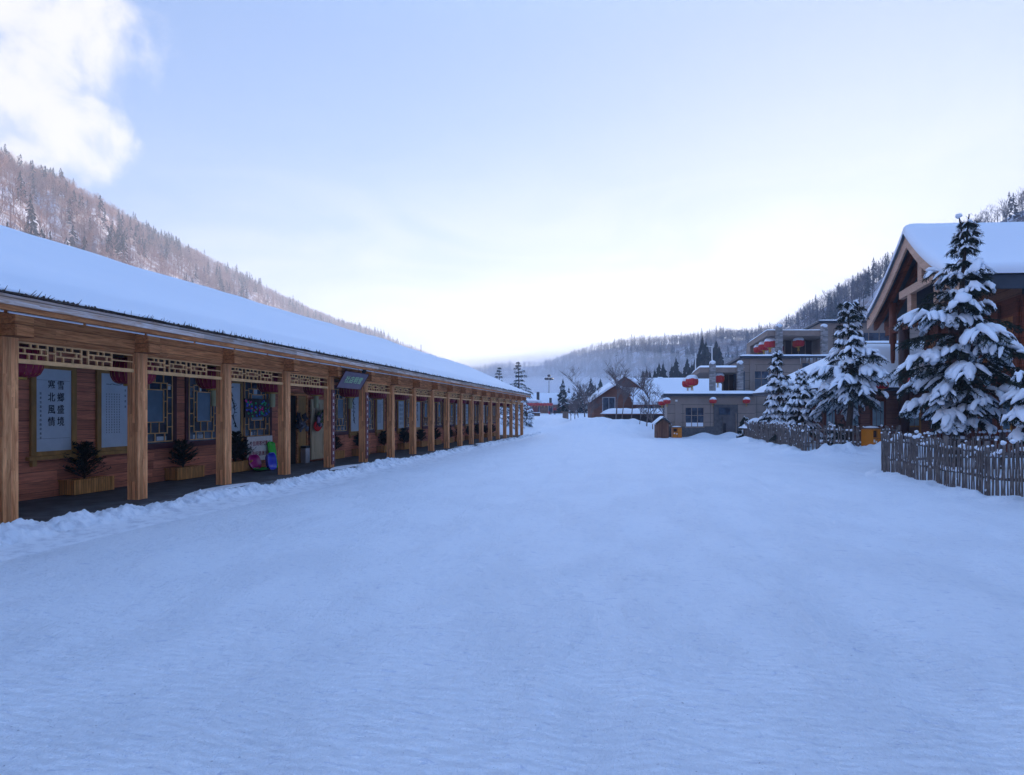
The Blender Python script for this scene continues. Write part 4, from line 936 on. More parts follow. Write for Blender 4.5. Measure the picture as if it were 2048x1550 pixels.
for i, (px, D_, H) in enumerate(((1170, 72, 7.2), (1180, 70, 5.2), (1158, 75, 4.8), (1231, 62, 6.6), (1243, 58, 4.8), (1292, 60, 6.2), (1306, 56, 4.2), (1328, 50, 4.0), (1142, 78, 3.6), (1150, 70, 3.4), (1262, 64, 5.2), (1278, 58, 3.2))):
    bare_tree('leafless tree, '+TL[i], px, D_, H, 100+i, g)
# big leafless tree on the left hill, standing out of the wood
phi_ = PX(226); t_ = .30
uu, dd_, zz_ = [float(v) for v in hill(np.array([phi_]), np.array([t_]))]
bare_tree('large branching leafless tree standing out on the left hillside above the roof', 226, dd_, 18, 7, 'lone trees', name='hillside_tree', mat_=FB, z0=zz_)

# ---------------------------------------------------------------- picket fences
def fence(label, runs, spacing, h, seed, balls=.0, rails=(.32, .78), r=.024, hv=.05, side=1):
    (u0, d0) = runs[0]; t = cthing('picket_fence', label, 'fence', u0, d0, 0, 0); rng = random.Random(seed)
    S = MB(); protos_ = []; caps = [MB().blob((0, 0, 0), (1.15, 1.15, 1.0), rng, 8, 6, .15) for _ in range(3)]; capm = [None]*3
    for k in range(6):
        m = MB(); n = 6; hh = 1.0; b = [(rng.uniform(-.006, .006), rng.uniform(-.006, .006), hh*i/n) for i in range(n+1)]
        m.tube([(b[0][0], b[0][1], -.25)]+b, [r*1.1]+[r*(1.05-.25*i/n+rng.uniform(-.06, .06)) for i in range(n+1)], 7); protos_.append(m)
    mesh = []
    cnt = 0
    for (a, b) in zip(runs[:-1], runs[1:]):
        L = math.hypot(b[0]-a[0], b[1]-a[1]); n = int(L/spacing); ex, ey = (b[0]-a[0])/L, (b[1]-a[1])/L
        for i in range(n):
            s = (i+.5+rng.uniform(-.28, .28))*spacing; u, d = a[0]+ex*s, a[1]+ey*s; z = zg(u, d)-.05; hh = h+rng.uniform(-hv, hv)+(.08 if rng.random() < .08 else 0); k = rng.randrange(6)
            if len(mesh) <= k or True:
                o = None
                if k < len(mesh) and mesh[k]: o = bpy.data.objects.new('picket', mesh[k]); COL.objects.link(o); o.parent = t
                else:
                    o = protos_[k].build('picket', POLE, t, True)
                    while len(mesh) <= k: mesh.append(None)
                    mesh[k] = o.data
            o.location = (u-u0, d-d0, z); o.rotation_euler = (rng.uniform(-.02, .02), rng.uniform(-.025, .025), rng.random()*6.28); o.scale = (rng.uniform(.8, 1.35),)*2+(hh,)
            zt = z+hh
            if rng.random() < max(balls, .3):
                q = (.032+.018*rng.random()) if rng.random() < balls else .022; c_ = rng.randrange(3)
                if capm[c_] is None: oc = caps[c_].build('snow_cap', SNOW, o, True); capm[c_] = oc.data
                else: oc = bpy.data.objects.new('snow_cap', capm[c_]); COL.objects.link(oc); oc.parent = o
                sx = o.scale[0]; oc.scale = (q/sx, q/sx, q/hh); oc.location = (0, 0, 1+q*.5/hh)
            for _ in range(2):
                if rng.random() < (.1 if side < 0 else .3):
                    q = .010+.016*rng.random(); S.blob((u-u0+ey*(-.024)*0-.02*abs(ey)+rng.uniform(-.03, .03), d-d0-.022, z+.1+rng.random()*(hh-.2)), (q, q*.7, q*1.5), rng, 6, 4, .25)
        for rz in rails:
            pts = [(a[0]+ex*L*s-u0-ey*.05*side, a[1]+ey*L*s-d0+ex*.05*side, zg(a[0]+ex*L*s, a[1]+ey*L*s)+rz*h+.015*math.sin(s*9)) for s in np.linspace(0, 1, max(3, int(L/.6)))]
            MB().tube(pts, .034, 7).build('rail', POLE, t, True)
            for i in range(int(L/.16)):
                if rng.random() < .78:
                    s = (i+rng.random())/(L/.16); q = .032+.026*rng.random(); p = (a[0]+ex*L*s-u0-ey*.05*side, a[1]+ey*L*s-d0+ex*.05*side, zg(a[0]+ex*L*s, a[1]+ey*L*s)+rz*h+.04)
                    S.blob(p, (q*(.9+1.4*abs(ex)), q*(.9+1.4*abs(ey)), q), rng, 8, 5, .25)
        k = int(L/1.6)+1
        for i in range(k+1):
            s = i/k; u, d = a[0]+ex*L*s-ey*.09*side, a[1]+ey*L*s+ex*.09*side; MB().tube([(u-u0, d-d0, zg(u, d)-.3), (u-u0, d-d0, zg(u, d)+h*1.02)], [.055, .048], 8).build('post', POLE, t, True)
    S.build('clinging_snow', SNOW, t, True)
    return t
fence('near fence of upright weathered sticks with snowy rails, at the right edge', [(9.0, 9.0), (9.55, 10.8), (10.2, 16.3)], .080, 1.08, 1, balls=.12, r=.0172, hv=.03, side=-1)
fence('dark stick fence that turns a corner left of the orange bin', FMID, .152, 1.04, 2, balls=.5, r=.034)
fence('rear stick fence with round snow balls on its tips, behind the near fence', FREAR, .13, 1.10, 3, balls=.95, r=.02, hv=.04)

# bins, sentry box, dog kennel
def bin_(label, px, D_, w, dp, h, rz=0.0):
    u = cu(px, D_); t = cthing('waste_bin', label, 'bin', u, D_, zg(u, D_)-.02, rz, 'orange waste bins')
    MB().cbox(-w/2, w/2, 0, dp, .03, h, .02).build('body', ORNG, t)
    MB().box(-w/2+.03, -.04, -.004, 0, h*.62, h-.06).build('opening', mat('bin_slot', (.05, .02, .015), .8), t)
    MB().box(-w/2+.05, -w/2+.15, -.006, 0, h*.40, h*.52).box(-.09, -.0, -.006, 0, h*.36, h*.46).build('label_plate', WHITEP, t)
    MB().box(-.008, .008, -.005, 0, .06, h*.98).box(-w/2, w/2, -.0045, -.001, h*.56, h*.57).build('seam', BLACK, t)
    MB().prism([(-w/2-.04, -.05), (w/2+.04, -.05), (w/2+.04, dp+.04), (-w/2-.04, dp+.04)], h, [h+.04, h+.06, h+.07, h+.05]).build('lid', mat('bin_lid', (.16, .09, .06), .6), t)
    m = MB().blob((0, dp/2, h+.055), (w/2+.03, dp/2+.03, .07), random.Random(4), 14, 6, .08); m.build('snow_cap', SNOW, t, True)
    return t
bin_('orange waste bin with snowy lid at the gap between the two picket fences', 1754, 24.3, .56, .5, .90, R_(28))
bin_('small yellow orange bin beside the wooden sentry box', 1355, 41.0, .62, .5, .72)
t = cthing('sentry_box', 'narrow wooden plank hut with a snowy gable roof beside the grey hotel', 'hut', cu(1326, 40.6), 40.6, zg(cu(1326, 40.6), 40.6), 0)
w = .40; MB().add([(-w, 0, 0), (w, 0, 0), (w, .8, 0), (-w, .8, 0), (-w, 0, 1.05), (w, 0, 1.05), (w, .8, 1.05), (-w, .8, 1.05), (0, 0, 1.32), (0, .8, 1.32)], [(0, 1, 5, 8, 4), (3, 7, 9, 6, 2), (1, 2, 6, 5), (0, 4, 7, 3)]).build('walls', boards('hut_planks', (.20, .095, .06), (.11, .05, .035), .125, 'X', gap=.09, long=3, cross='Z', amp=.5), t)
MB().add([(-.52, -.1, .98), (0, -.1, 1.34), (.52, -.1, .98), (-.52, .9, .98), (0, .9, 1.34), (.52, .9, .98), (-.52, -.1, .94), (0, -.1, 1.29), (.52, -.1, .94), (-.52, .9, .94), (0, .9, 1.29), (.52, .9, .94)], [(0, 1, 4, 3), (1, 2, 5, 4), (0, 6, 7, 1), (1, 7, 8, 2), (3, 4, 10, 9), (4, 5, 11, 10), (6, 9, 10, 7), (7, 10, 11, 8)]).build('roof', BARK, t)
P = []
for y in np.linspace(-.16, .96, 7):
    r_ = [(x_, y, .95+.42*(1-abs(x_)/.56)**.8+.0) for x_ in (-.56,)]+[(x_, y, 1.02+.42*(1-abs(x_)/.60)+.08*math.cos(x_*2.4)) for x_ in np.linspace(-.57, .57, 9)]+[(.56, y, .95)]
    P.append(r_)
P = np.array(P); P[0, :, 2] -= .05; P[-1, :, 2] -= .05; MB().grid(P).build('roof_snow', SNOW, t, True)
t = cthing('kennel', 'low hut under a thick round snow cap, behind the left end of the picket fence', 'hut', cu(1520, 34.6), 34.6, zg(cu(1520, 34.6), 34.6), .1)
MB().add([(-.5, 0, 0), (.5, 0, 0), (.5, .9, 0), (-.5, .9, 0), (-.5, 0, .75), (.5, 0, .75), (.5, .9, .75), (-.5, .9, .75), (0, 0, 1.22), (0, .9, 1.22)], [(0, 1, 5, 8, 4), (3, 7, 9, 6, 2), (1, 2, 6, 5), (0, 4, 7, 3), (4, 8, 9, 7), (5, 6, 9, 8)]).build('walls', BWALL, t)
P = []
for y in np.linspace(-.2, 1.1, 9):
    k = math.sin(math.pi*(y+.35)/1.6)**.5; P.append([(x_, y, .72+.02*0+.62*k*max(0, 1-(abs(x_)/.78)**1.7)) for x_ in np.linspace(-.78, .78, 15)])
MB().grid(np.array(P)).build('snow_cap', SNOW, t, True)
# ---------------------------------------------------------------- grey hotel (stepped terraces)
HU, HD = 16.0, 46.0
HT = cthing('terraced_hotel', 'grey brown hotel stepping up the slope with stone pergola posts and flat snowy roofs', 'building', HU, HD, 0)
HO = (HU, HD, 0)
SK = .22
def skew(u0, u1, d0, d1): return [(u0, d0), (u1, d0), (u1+(d1-d0)*SK, d1), (u0+(d1-d0)*SK, d1)]
def snowslab(parent, poly, z, th=.2, off=HO, seed=0, nx=26, ny=10, ov=.0):
    """rounded snow layer on a flat four cornered roof"""
    a, b, c, d = [np.array(p, float) for p in poly]; P = []
    for j in range(ny+1):
        v = j/ny; row = []
        for i in range(nx+1):
            s = i/nx; p = (a*(1-s)+b*s)*(1-v)+(d*(1-s)+c*s)*v; e = min(s, 1-s)*nx/1.2; f = min(v, 1-v)*ny/1.2; k = min(1, e)**.45*min(1, f)**.45
            row.append((p[0], p[1], z+(th+.035*mnoise.noise(Vector((p[0]*.9, p[1]*.9, seed))))*k))
        P.append(row)
    return MB().grid(np.array(P)).build('roof_snow', SNOW, parent, True, off=off)
def block(u0, u1, d0, d1, z0, z1, nm='wall', groove=True, cap=True, over=.35):
    MB().prism(skew(u0, u1, d0, d1), z0, z1).build(nm, CLAD, HT, off=HO)
    if groove:
        m = MB(); z = z0+.75
        while z < z1-.5: m.box(u0+.02, u1-.02, d0-.004, d0, z, z+.03); z += .62
        u = u0+1.1
        while u < u1-.6: m.box(u, u+.03, d0-.0055, d0-.0015, z0+.6, z1-.55); u += 1.95
        m.add([(u0-.004, d0, z0+.75), (u0-.004+(d1-d0)*SK, d1, z0+.75), (u0-.004+(d1-d0)*SK, d1, z0+.78), (u0-.004, d0, z0+.78)], [(0, 1, 2, 3)]); m.build('panel_joints', GRVE, HT, off=HO)
        MB().box(u0+.55, u0+.95, d0-.05, d0-.007, z0+.55, z1-.01).build('pilaster', CLAD, HT, off=HO)
    if cap:
        MB().prism(skew(u0-over, u1+over*.3, d0-over, d1), z1+.002, z1+.16).build('cornice', CAPM, HT, off=HO)
        snowslab(HT, skew(u0-over-.03, u1+over*.3, d0-over-.04, d1), z1+.155, .24, seed=u0)
def hwin(u0, u1, z0, z1, d, nv=3, mats=GLASSD, fr=None, hz=.6):
    w = MB().box(u0-.06, u1+.06, d-.05, d-.008, z0-.06, z0).box(u0-.06, u1+.06, d-.05, d-.008, z1, z1+.06).box(u0-.06, u0, d-.05, d-.008, z0, z1).box(u1, u1+.06, d-.05, d-.008, z0, z1)
    for k in range(1, nv): x = u0+(u1-u0)*k/nv; w.box(x-.025, x+.025, d-.045, d-.012, z0, z1)
    if hz: zz = z0+(z1-z0)*hz; w.box(u0, u1, d-.043, d-.014, zz-.025, zz+.025)
    o = w.build('window', fr or SOFF, HT, off=HO); MB().box(u0, u1, d-.02, d-.009, z0, z1).build('pane', mats, o, off=HO); return o
# ground floor wing
D1 = 42.0; zb1 = -.3
block(11.05, 17.3, D1, D1+5, zb1, 2.95)
MB().box(11.0, 17.32, D1-.03, D1-.008, zb1, .78).build('plinth', PLINTH, HT, off=HO)
o = hwin(12.35, 13.62, .75, 2.1, D1, 3)
MB().box(12.38, 13.6, D1-.022, D1-.0205, .78, 1.05).build('sill_snow', SNOW, o, off=HO)
MB().box(14.35, 16.05, D1-.06, D1-.008, .78, 2.32).build('door_surround', mat('grey_stone_panel', (.11, .11, .12), .6, var=.4, vscale=3), HT, off=HO)
dd0 = MB().box(14.95, 15.85, D1-.10, D1-.062, zb1+.1, 1.5).build('door', mat('grey_door', (.12, .115, .125), .4, var=.3), HT, off=HO)
MB().box(14.7, 15.5, D1-.085, D1-.063, 1.62, 2.12).build('pane', GLASSD, dd0, off=HO)
MB().box(15.0, 15.2, D1-.115, D1-.102, .2, 1.0).build('handle', BLACK, dd0, off=HO)
MB().box(15.88, 15.93, D1-.16, D1-.11, zb1, 1.7).build('downpipe', SOFF, HT, off=HO)
MB().box(11.6, 11.75, D1-.12, D1-.01, 2.55, 2.68).build('camera_box', WHITEP, HT, off=HO)
# pergola on the first terrace
def pergola(uL, uR, d0, d1, z0, z1, zs, wcol, extra=0):
    MB().prism(skew(uL, uR+.35, d0-.05, d1), zs, z1).build('canopy', SOFF, HT, off=HO); snowslab(HT, skew(uL-.05, uR+.4, d0-.1, d1), z1-.005, .22, seed=uL)
    for u in (uL+.9, uR):
        MB().box(u-wcol/2, u+wcol/2, d0-.35, d0-.06, z0, z1+.30).build('pillar', STONEC, HT, off=HO)
        b = MB().blob((u, d0-.2, z1+.34), (wcol*.58, .26, .17), random.Random(int(u)), 12, 6, .08); b.build('roof_snow', SNOW, HT, True, off=HO)
pergola(14.05, 17.0, 44.2, 52, 2.9, 5.15, 4.78, .40)
MB().box(17.3+.01, 17.6, 44.6, 46.2, 2.95, 4.9).build('sliding_door', GLASSD, HT, off=HO)
m = MB(); 
MB().box(16.6, 17.95, 46.5, 46.7, 2.95, 4.75).build('screen_wall', mat('brown_glazing', (.07, .05, .05), .4, var=.3), HT, off=HO)
m = MB(); [m.box(x, x+.04, 46.42, 46.49, 2.95, 4.75) for x in (16.6, 17.05, 17.5)]; m.box(15.9, 15.95, 52.2, 52.25, 2.95, 4.7); m.build('mullion', SOFF, HT, off=HO)
MB().prism(skew(14.9, 16.6, 50.5, 53), 2.95, 3.2).build('parapet', CLAD, HT, off=HO)
# second storey wing and its pergola
block(18.05, 28.0, 46.2, 56, -.2, 6.02)
hwin(22.7, 24.4, 4.55, 5.65, 46.2, 3); hwin(26.1, 27.4, 4.3, 5.6, 46.2, 2); hwin(18.9, 20.1, 3.6, 5.0, 46.2, 2); hwin(19.8, 20.6, .6, 2.0, 46.2, 2)
m = MB(); rng = random.Random(3)
for k in range(22): u = 22.4+2.2*rng.random(); m.tube([(u, 45.87, 6.03), (u, 45.87, 6.03-.15-.5*rng.random())], [.02, .002], 5)
m.build('icicles', mat('ice', (.75, .85, .95), .15, spec=.6), HT, off=HO)
pergola(21.0, 25.6, 48.6, 58, 6.15, 8.55, 8.12, .48)
MB().box(24.0, 26.4, 52.0, 52.2, 6.15, 8.1).build('screen_wall', mat('brown_glazing', (.07, .05, .05), .4, var=.3), HT, off=HO)
m = MB(); [m.box(x, x+.05, 51.9, 51.99, 6.15, 8.1) for x in (24.0, 24.6, 25.2, 25.8)]; m.build('mullion', SOFF, HT, off=HO)
MB().prism(skew(22.6, 23.9, 56, 58), 6.15, 8.1).build('screen_wall', CLAD, HT, off=HO)
# third storey
block(26.4, 36.5, 50.5, 60, 5.9, 9.45)
hwin(29.6, 32.3, 6.9, 8.6, 50.5, 3)
hwin(29.6, 31.8, 3.2, 5.1, 46.2, 3) if False else None
MB().prism(skew(28.2, 36.0, 47.2, 50.4), -.2, 7.35).build('wall', CLAD, HT, off=HO)
m = MB(); [m.box(28.25, 35.9, 47.194, 47.198, z, z+.035) for z in (4.2, 4.85, 5.5, 6.15, 6.8)]; m.build('panel_joints', GRVE, HT, off=HO)
hwin(28.6, 30.2, 5.0, 6.6, 47.2, 2)
snowslab(HT, skew(28.1, 36.0, 47.1, 50.3), 7.352, .22, seed=5)
# terrace lanterns
gl = 'large red lanterns with snow on the hotel terraces'
la = mk_lantern('x', 1.15, True, False, True, gl, RED); L0 = True
LT = [(1384, 44.9, 763, 'near one of the pair left of the lower stone pillar'), (1376, 48.3, 767, 'far one of the pair left of the lower stone pillar'), (1436, 44.9, 757, 'alone between the two lower stone pillars'),
      (1540, 49.4, 688, 'nearest in the row left of the upper stone pillar'), (1528, 51.8, 694, 'second in the row left of the upper stone pillar'), (1518, 54.2, 699, 'third in the row left of the upper stone pillar'), (1508, 56.8, 704, 'farthest in the row left of the upper stone pillar'),
      (1597, 50.2, 686, 'nearest in the row between the upper stone pillars'), (1585, 52.4, 691, 'second in the row between the upper stone pillars'), (1575, 54.6, 696, 'farthest in the row between the upper stone pillars')]
for i, (px, D_, py, lab) in enumerate(LT):
    o = la if i == 0 else copy_tree(la); o['label'] = 'snow capped red lantern, '+lab; place(o, W(cu(px, D_), D_, cz(py, D_)), .2*i)
ls = mk_lantern('x', .62, True, False, True, 'small red lanterns on the hotel ground floor', RED)
for i, (px, D_, py, lab) in enumerate(((1324, 42.2, 806, 'outermost at the left corner'), (1334, 41.4, 803, 'second at the left corner'), (1426, 41.5, 802, 'above the gap between window and door'), (1493, 41.5, 802, 'at the right end above the wall'))):
    o = ls if i == 0 else copy_tree(ls); o['label'] = 'small red lantern under the grey hotel eave, '+lab; place(o, W(cu(px, D_), D_, cz(py, D_)))
lw = mk_lantern('x', .62, False, False, True, 'red lanterns on the lodge side wing', RED)
for i, (px, D_, py, lab) in enumerate(((1765, 27.5, 770, 'beside the umbrella shaped spruce'), (1829, 26.0, 762, 'half hidden by the tall spruce'))):
    o = lw if i == 0 else copy_tree(lw); o['label'] = 'plain red lantern on the lodge side wing, '+lab; place(o, W(cu(px, D_), D_, cz(py, D_)))

# ---------------------------------------------------------------- timber lodge with curved gable roof
K = 1.20
nu_, nd_, ne = 13.7*K, 18.0*K, 4.25*K; fu_, fd_ = 16.0*K, 26.6*K; pu, pd = 14.9*K, 22.3*K; zE = CH+4.25*K; zP = CH+6.75*K
LO = (18.5, 26.0, 0); LG = cthing('timber_lodge', 'red brown timber lodge with a curved snowy gable roof and pale bargeboards', 'building', *LO)
EX, EY = 1.0, -.06       # ridge direction (to the right)
def rp(s, side, e, dz=0):
    """point on the roof profile: s 0 ridge..1 eave, side -1 near / +1 far, e metres along the ridge"""
    a = (nu_, nd_) if side < 0 else (fu_, fd_); k = 1.5 if side < 0 else 1.25
    return Vector((pu+(a[0]-pu)*s+EX*e, pd+(a[1]-pd)*s+EY*e, zP-(zP-zE)*(1-(1-s)**k)+dz))
S_ = np.linspace(0, 1, 15)
prof = [rp(s, -1, 0) for s in S_[::-1]]+[rp(s, 1, 0) for s in S_[1:]]
def sheet(e0, e1, z0, z1, name, mt, n=2, smooth=False, extra=0):
    """solid following the roof profile between heights z0..z1 below/above it"""
    A_ = [[(p.x+EX*e, p.y+EY*e, p.z+z1) for p in prof] for e in np.linspace(e0, e1, n)]; B_ = [[(p.x+EX*e, p.y+EY*e, p.z+z0) for p in prof] for e in np.linspace(e0, e1, n)]
    m = MB(); k = len(prof); m.grid(np.array(A_)); m.grid(np.array(B_)[:, ::-1])
    m.grid(np.array([A_[0], B_[0]])); m.grid(np.array([B_[-1], A_[-1]])); m.grid(np.array([[a[0] for a in A_], [b[0] for b in B_]])); m.grid(np.array([[b[-1] for b in B_], [a[-1] for a in A_]]))
    return m.build(name, mt, LG, smooth, off=LO)
sheet(.10, 16, -.16, -.02, 'roof', CAPM)
sheet(.0, .09, -.56, .02, 'bargeboard', LTIM)
sheet(.35, .50, -.62, -.17, 'rafter', LRED)
sheet(.9, 1.05, -.62, -.17, 'rafter', LRED)
# thick snow with rolled edges
P = []
es = np.concatenate([[-.14, -.17, -.12, 0, .2, .5], np.linspace(1, 16, 26)])
th = np.concatenate([[.0, .12, .26, .36, .42, .44], np.full(26, .44)])
full = [(-1, 1.045, 0.0), (-1, 1.055, .35), (-1, 1.03, .8)]+[(-1, s, 1) for s in S_[::-1]]+[(1, s, 1) for s in S_[1:]]+[(1, 1.03, .8), (1, 1.05, .4), (1, 1.04, 0)]
for e, t_ in zip(es, th):
    row = []
    for (sd_, s, f) in full:
        s2 = min(s, 1); p = rp(s2, sd_, e); q = rp(1, sd_, e)-rp(.9, sd_, e)
        if s > 1: p = p+q*((s-1)*10)
        w = t_*f*(1+.12*mnoise.noise(Vector((p.x*.5, p.y*.5, 3))))-.0*s
        if sd_ < 0 and f == 1: w += .05*math.exp(-s*8)
        row.append((p.x, p.y, p.z+.012+w*(1 if f else 1)))
    P.append(row)
MB().grid(np.array(P)).build('roof_snow', SNOW, LG, True, off=LO)
# dark eave fascia on the near side
a, b = rp(1, -1, .1), rp(1, -1, 16)
MB().bar((a.x, a.y-.03, a.z-.30), (b.x, b.y-.03, b.z-.30), .08, .5).build('eave_fascia', CAPM, LG, off=LO)
def gp(s, side, e, z): p = rp(s, side, e); return (p.x, p.y, z)
# gable truss
zt, zc_ = CH+3.5*K, CH+4.82*K
m = MB().bar(gp(.72, -1, .55, zt), gp(.72, 1, .55, zt), .22, .42); m.build('tie_beam', LRED, LG, off=LO)
MB().bar(gp(.62, -1, .45, zc_), gp(.33, 1, .45, zc_-.12), .2, .36).build('collar_beam', LTIM, LG, off=LO)
MB().bar(gp(.10, -1, .5, zc_+.1), gp(.10, -1, .5, zP-.75), .26, .26, (1, 0, 0)).build('king_post', LTIM, LG, off=LO)
MB().bar(gp(.12, 1, .5, zt+.2), gp(.12, 1, .5, zc_-.1), .26, .26, (1, 0, 0)).build('queen_post', LTIM, LG, off=LO)
MB().bar(gp(.42, -1, .5, zt+.2), gp(.42, -1, .5, zc_-.1), .26, .26, (1, 0, 0)).build('queen_post', LTIM, LG, off=LO)
x_, y_, _ = gp(.56, 1, .5, 0)
MB().tube([(x_, y_, CH+2.1*K), (x_, y_, CH+2.25*K), (x_, y_, CH+2.9*K), (x_, y_, CH+2.95*K), (x_, y_, CH+4.6*K)], [.07, .10, .11, .16, .17], 14).build('hanging_post', LPOST, LG, True, off=LO)
for (s, sd_, e) in ((.32, 1, .55), (.35, -1, 1.3)):
    x_, y_, _ = gp(s, sd_, e, 0); MB().tube([(x_, y_, -.2), (x_, y_, zt-.05)], .23, 14).build('pillar', mat('dark_pillar', (.05, .018, .014), .5), LG, True, off=LO)
# body walls: gable wall set back, near wall under the eave
e0 = 2.7; A0 = gp(.80, -1, e0, 0); B0 = gp(.80, 1, e0, 0); C0 = gp(.80, 1, 16, 0); D0 = gp(.80, -1, 16, 0)
MB().prism([A0[:2], D0[:2], C0[:2], B0[:2]], -.3, zE-.55).build('wall', LRED, LG, off=LO)
pts = [rp(s, -1, e0, -.3) for s in np.linspace(.8, 0, 8)]+[rp(s, 1, e0, -.3) for s in np.linspace(.1, .8, 8)]
m = MB(); n = len(pts); vs = [tuple(p) for p in pts]+[(p.x+.2, p.y, p.z) for p in pts]+[(pts[0].x, pts[0].y, zE-.56), (pts[-1].x, pts[-1].y, zE-.56)]
m.add(vs, [tuple(range(n))+(2*n+1, 2*n)]); m.build('gable_panel', boards('gable_boards', (.26, .12, .07), (.17, .08, .05), .3, 'Z', long=4, cross='Y', amp=.3), LG, off=LO)
def wpt(t_, z, o=.03):    # along the gable wall, t 0 near .. 1 far
    return Vector((A0[0]+(B0[0]-A0[0])*t_-o, A0[1]+(B0[1]-A0[1])*t_-o*.2, z))
def wpanel(t0, t1, z0, z1, name, mt, parent=LG, o0=0.005, o1=.06):
    a_, b_ = wpt(t0, z0, o0), wpt(t1, z0, o0); c_, d_ = wpt(t1, z0, o1), wpt(t0, z0, o1)
    return MB().prism([a_[:2], b_[:2], c_[:2], d_[:2]], z0, z1).build(name, mt, parent, off=LO)
for k in range(7): wpanel(.02+.16*k, .05+.16*k, -.2, zE-.7, 'wall_post', LRED, o1=.14)
for k in range(6):
    wpanel(.055+.16*k, .175+.16*k, 3.4, zE-1.3, 'carved_panel', LORG, o1=.05)
    if k in (1, 2, 3): d_ = wpanel(.06+.16*k, .17+.16*k, 0, 2.5, 'door', mat('lodge_door', (.13, .035, .02), .45, var=.3), o1=.07); wpanel(.08+.16*k, .15+.16*k, 1.2, 2.3, 'pane', GLASSD, d_, .071, .078)
    else: w_ = wpanel(.075+.16*k, .155+.16*k, 1.0, 2.7, 'window', YELW, o1=.07); wpanel(.085+.16*k, .145+.16*k, 1.08, 2.62, 'pane', GLASSB, w_, .071, .078)
a_, d_ = Vector(A0), Vector(D0); ev = (d_-a_).normalized(); nv_ = Vector((ev.y, -ev.x, 0))
def npanel(t0, t1, z0, z1, name, mt, o0=.005, o1=.08, parent=LG):
    q = [a_+ev*t0+nv_*o0, a_+ev*t1+nv_*o0, a_+ev*t1+nv_*o1, a_+ev*t0+nv_*o1]; return MB().prism([p[:2] for p in q], z0, z1).build(name, mt, parent, off=LO)
for k in range(5):
    npanel(.1+2.6*k, .35+2.6*k, -.2, zE-.6, 'wall_post', LRED, o1=.16)
    npanel(.4+2.6*k, 2.65+2.6*k, 5.0, 5.9, 'pale_frieze', mat('pale_blind', (.50, .42, .30), .6, var=.15, vscale=3, stretch=(20, 1, 1)), o1=.10)
    npanel(.4+2.6*k, 2.65+2.6*k, 2.9, 4.9, 'carved_panel', LORG, o1=.06)
    w_ = npanel(.8+2.6*k, 2.3+2.6*k, .9, 2.6, 'window', YELW); npanel(.9+2.6*k, 2.2+2.6*k, 1.0, 2.5, 'pane', GLASSB, .081, .09, w_)
for (px, py, D_, s_) in ((1815, 722, 24.5, 1.0), (1890, 738, 22, .9)):
    pass
# solar street lamp heads seen through the tall spruce
gsl = 'pale panel lamps among the spruce branches'
for i, (px, py, D_) in enumerate(((1868, 640, 18.6), (1884, 738, 18.6), (1886, 812, 18.4))):
    t = cthing('panel_lamp', 'flat pale panel lamp on a thin arm, '+('highest', 'middle', 'lowest')[i]+' of three beside the tall spruce', 'lamp', cu(px, D_), D_, cz(py, D_), -.3, gsl)
    MB().prism([(-.24, -.14), (.24, -.14), (.24, .14), (-.24, .14)], [0, -.08, -.02, .06], [.04, -.04, .02, .10]).build('panel', mat('lamp_panel', (.35, .38, .42), .25, spec=.6), t)
    MB().bar((0, .1, 0), (.55, .9, -.15), .03, .03).build('arm', BLACK, t)
    MB().blob((0, 0, .06), (.22, .13, .05), random.Random(i), 10, 5, .1).build('snow_cap', SNOW, t, True)
# side wing with low snowy hip roof
WO = (20.0, 31.5, 0); SW = cthing('lodge_side_wing', 'low red brown wing with a smooth snowy hip roof, left of the lodge gable', 'building', *WO)
wu0, wu1, wd0, wd1 = 15.9, 26.0, 29.2, 36.0; we = 2.95
MB().box(wu0, wu1, wd0, wd1, -.3, we).build('wall', boards('wing_siding', (.27, .13, .10), (.19, .09, .075), .24, 'Z', long=2.6, cross='X', amp=.35), SW, off=WO)
P = []; eu0, eu1, ed0, ed1 = wu0-.9, wu1+.6, wd0-.8, wd1+.8; rz = 5.25
MB().add([(eu0, ed0, we), (eu1, ed0, we), (eu1, ed1, we), (eu0, ed1, we), (eu0+3.9, (ed0+ed1)/2, rz), (eu1, (ed0+ed1)/2, rz), (eu0, ed0, we-.14), (eu1, ed0, we-.14), (eu1, ed1, we-.14), (eu0, ed1, we-.14)],
         [(0, 1, 5, 4), (4, 5, 2, 3), (0, 4, 3), (6, 7, 1, 0), (9, 6, 0, 3), (9, 8, 7, 6), (1, 2, 5), (7, 8, 2, 1), (8, 9, 3, 2)]).build('roof', CAPM, SW, off=WO)
for i in range(33):
    row = []
    for j in range(21):
        s = i/32; v = j/20; u = eu0-.05+(eu1-eu0+.05)*s; d = ed0-.05+(ed1-ed0+.1)*v; dm = min((u-eu0)/3.9, min(d-ed0, ed1-d)/((ed1-ed0)/2)); dm = max(0, min(1, dm))
        row.append((u, d, we+.01+(rz-we)*(dm**1.12)+.30*min(1, dm*9)**.5*(1+.15*mnoise.noise(Vector((u*.4, d*.4, 0))))))
    P.append(row)
MB().grid(np.array(P)[:, ::-1]).build('roof_snow', SNOW, SW, True, off=WO)
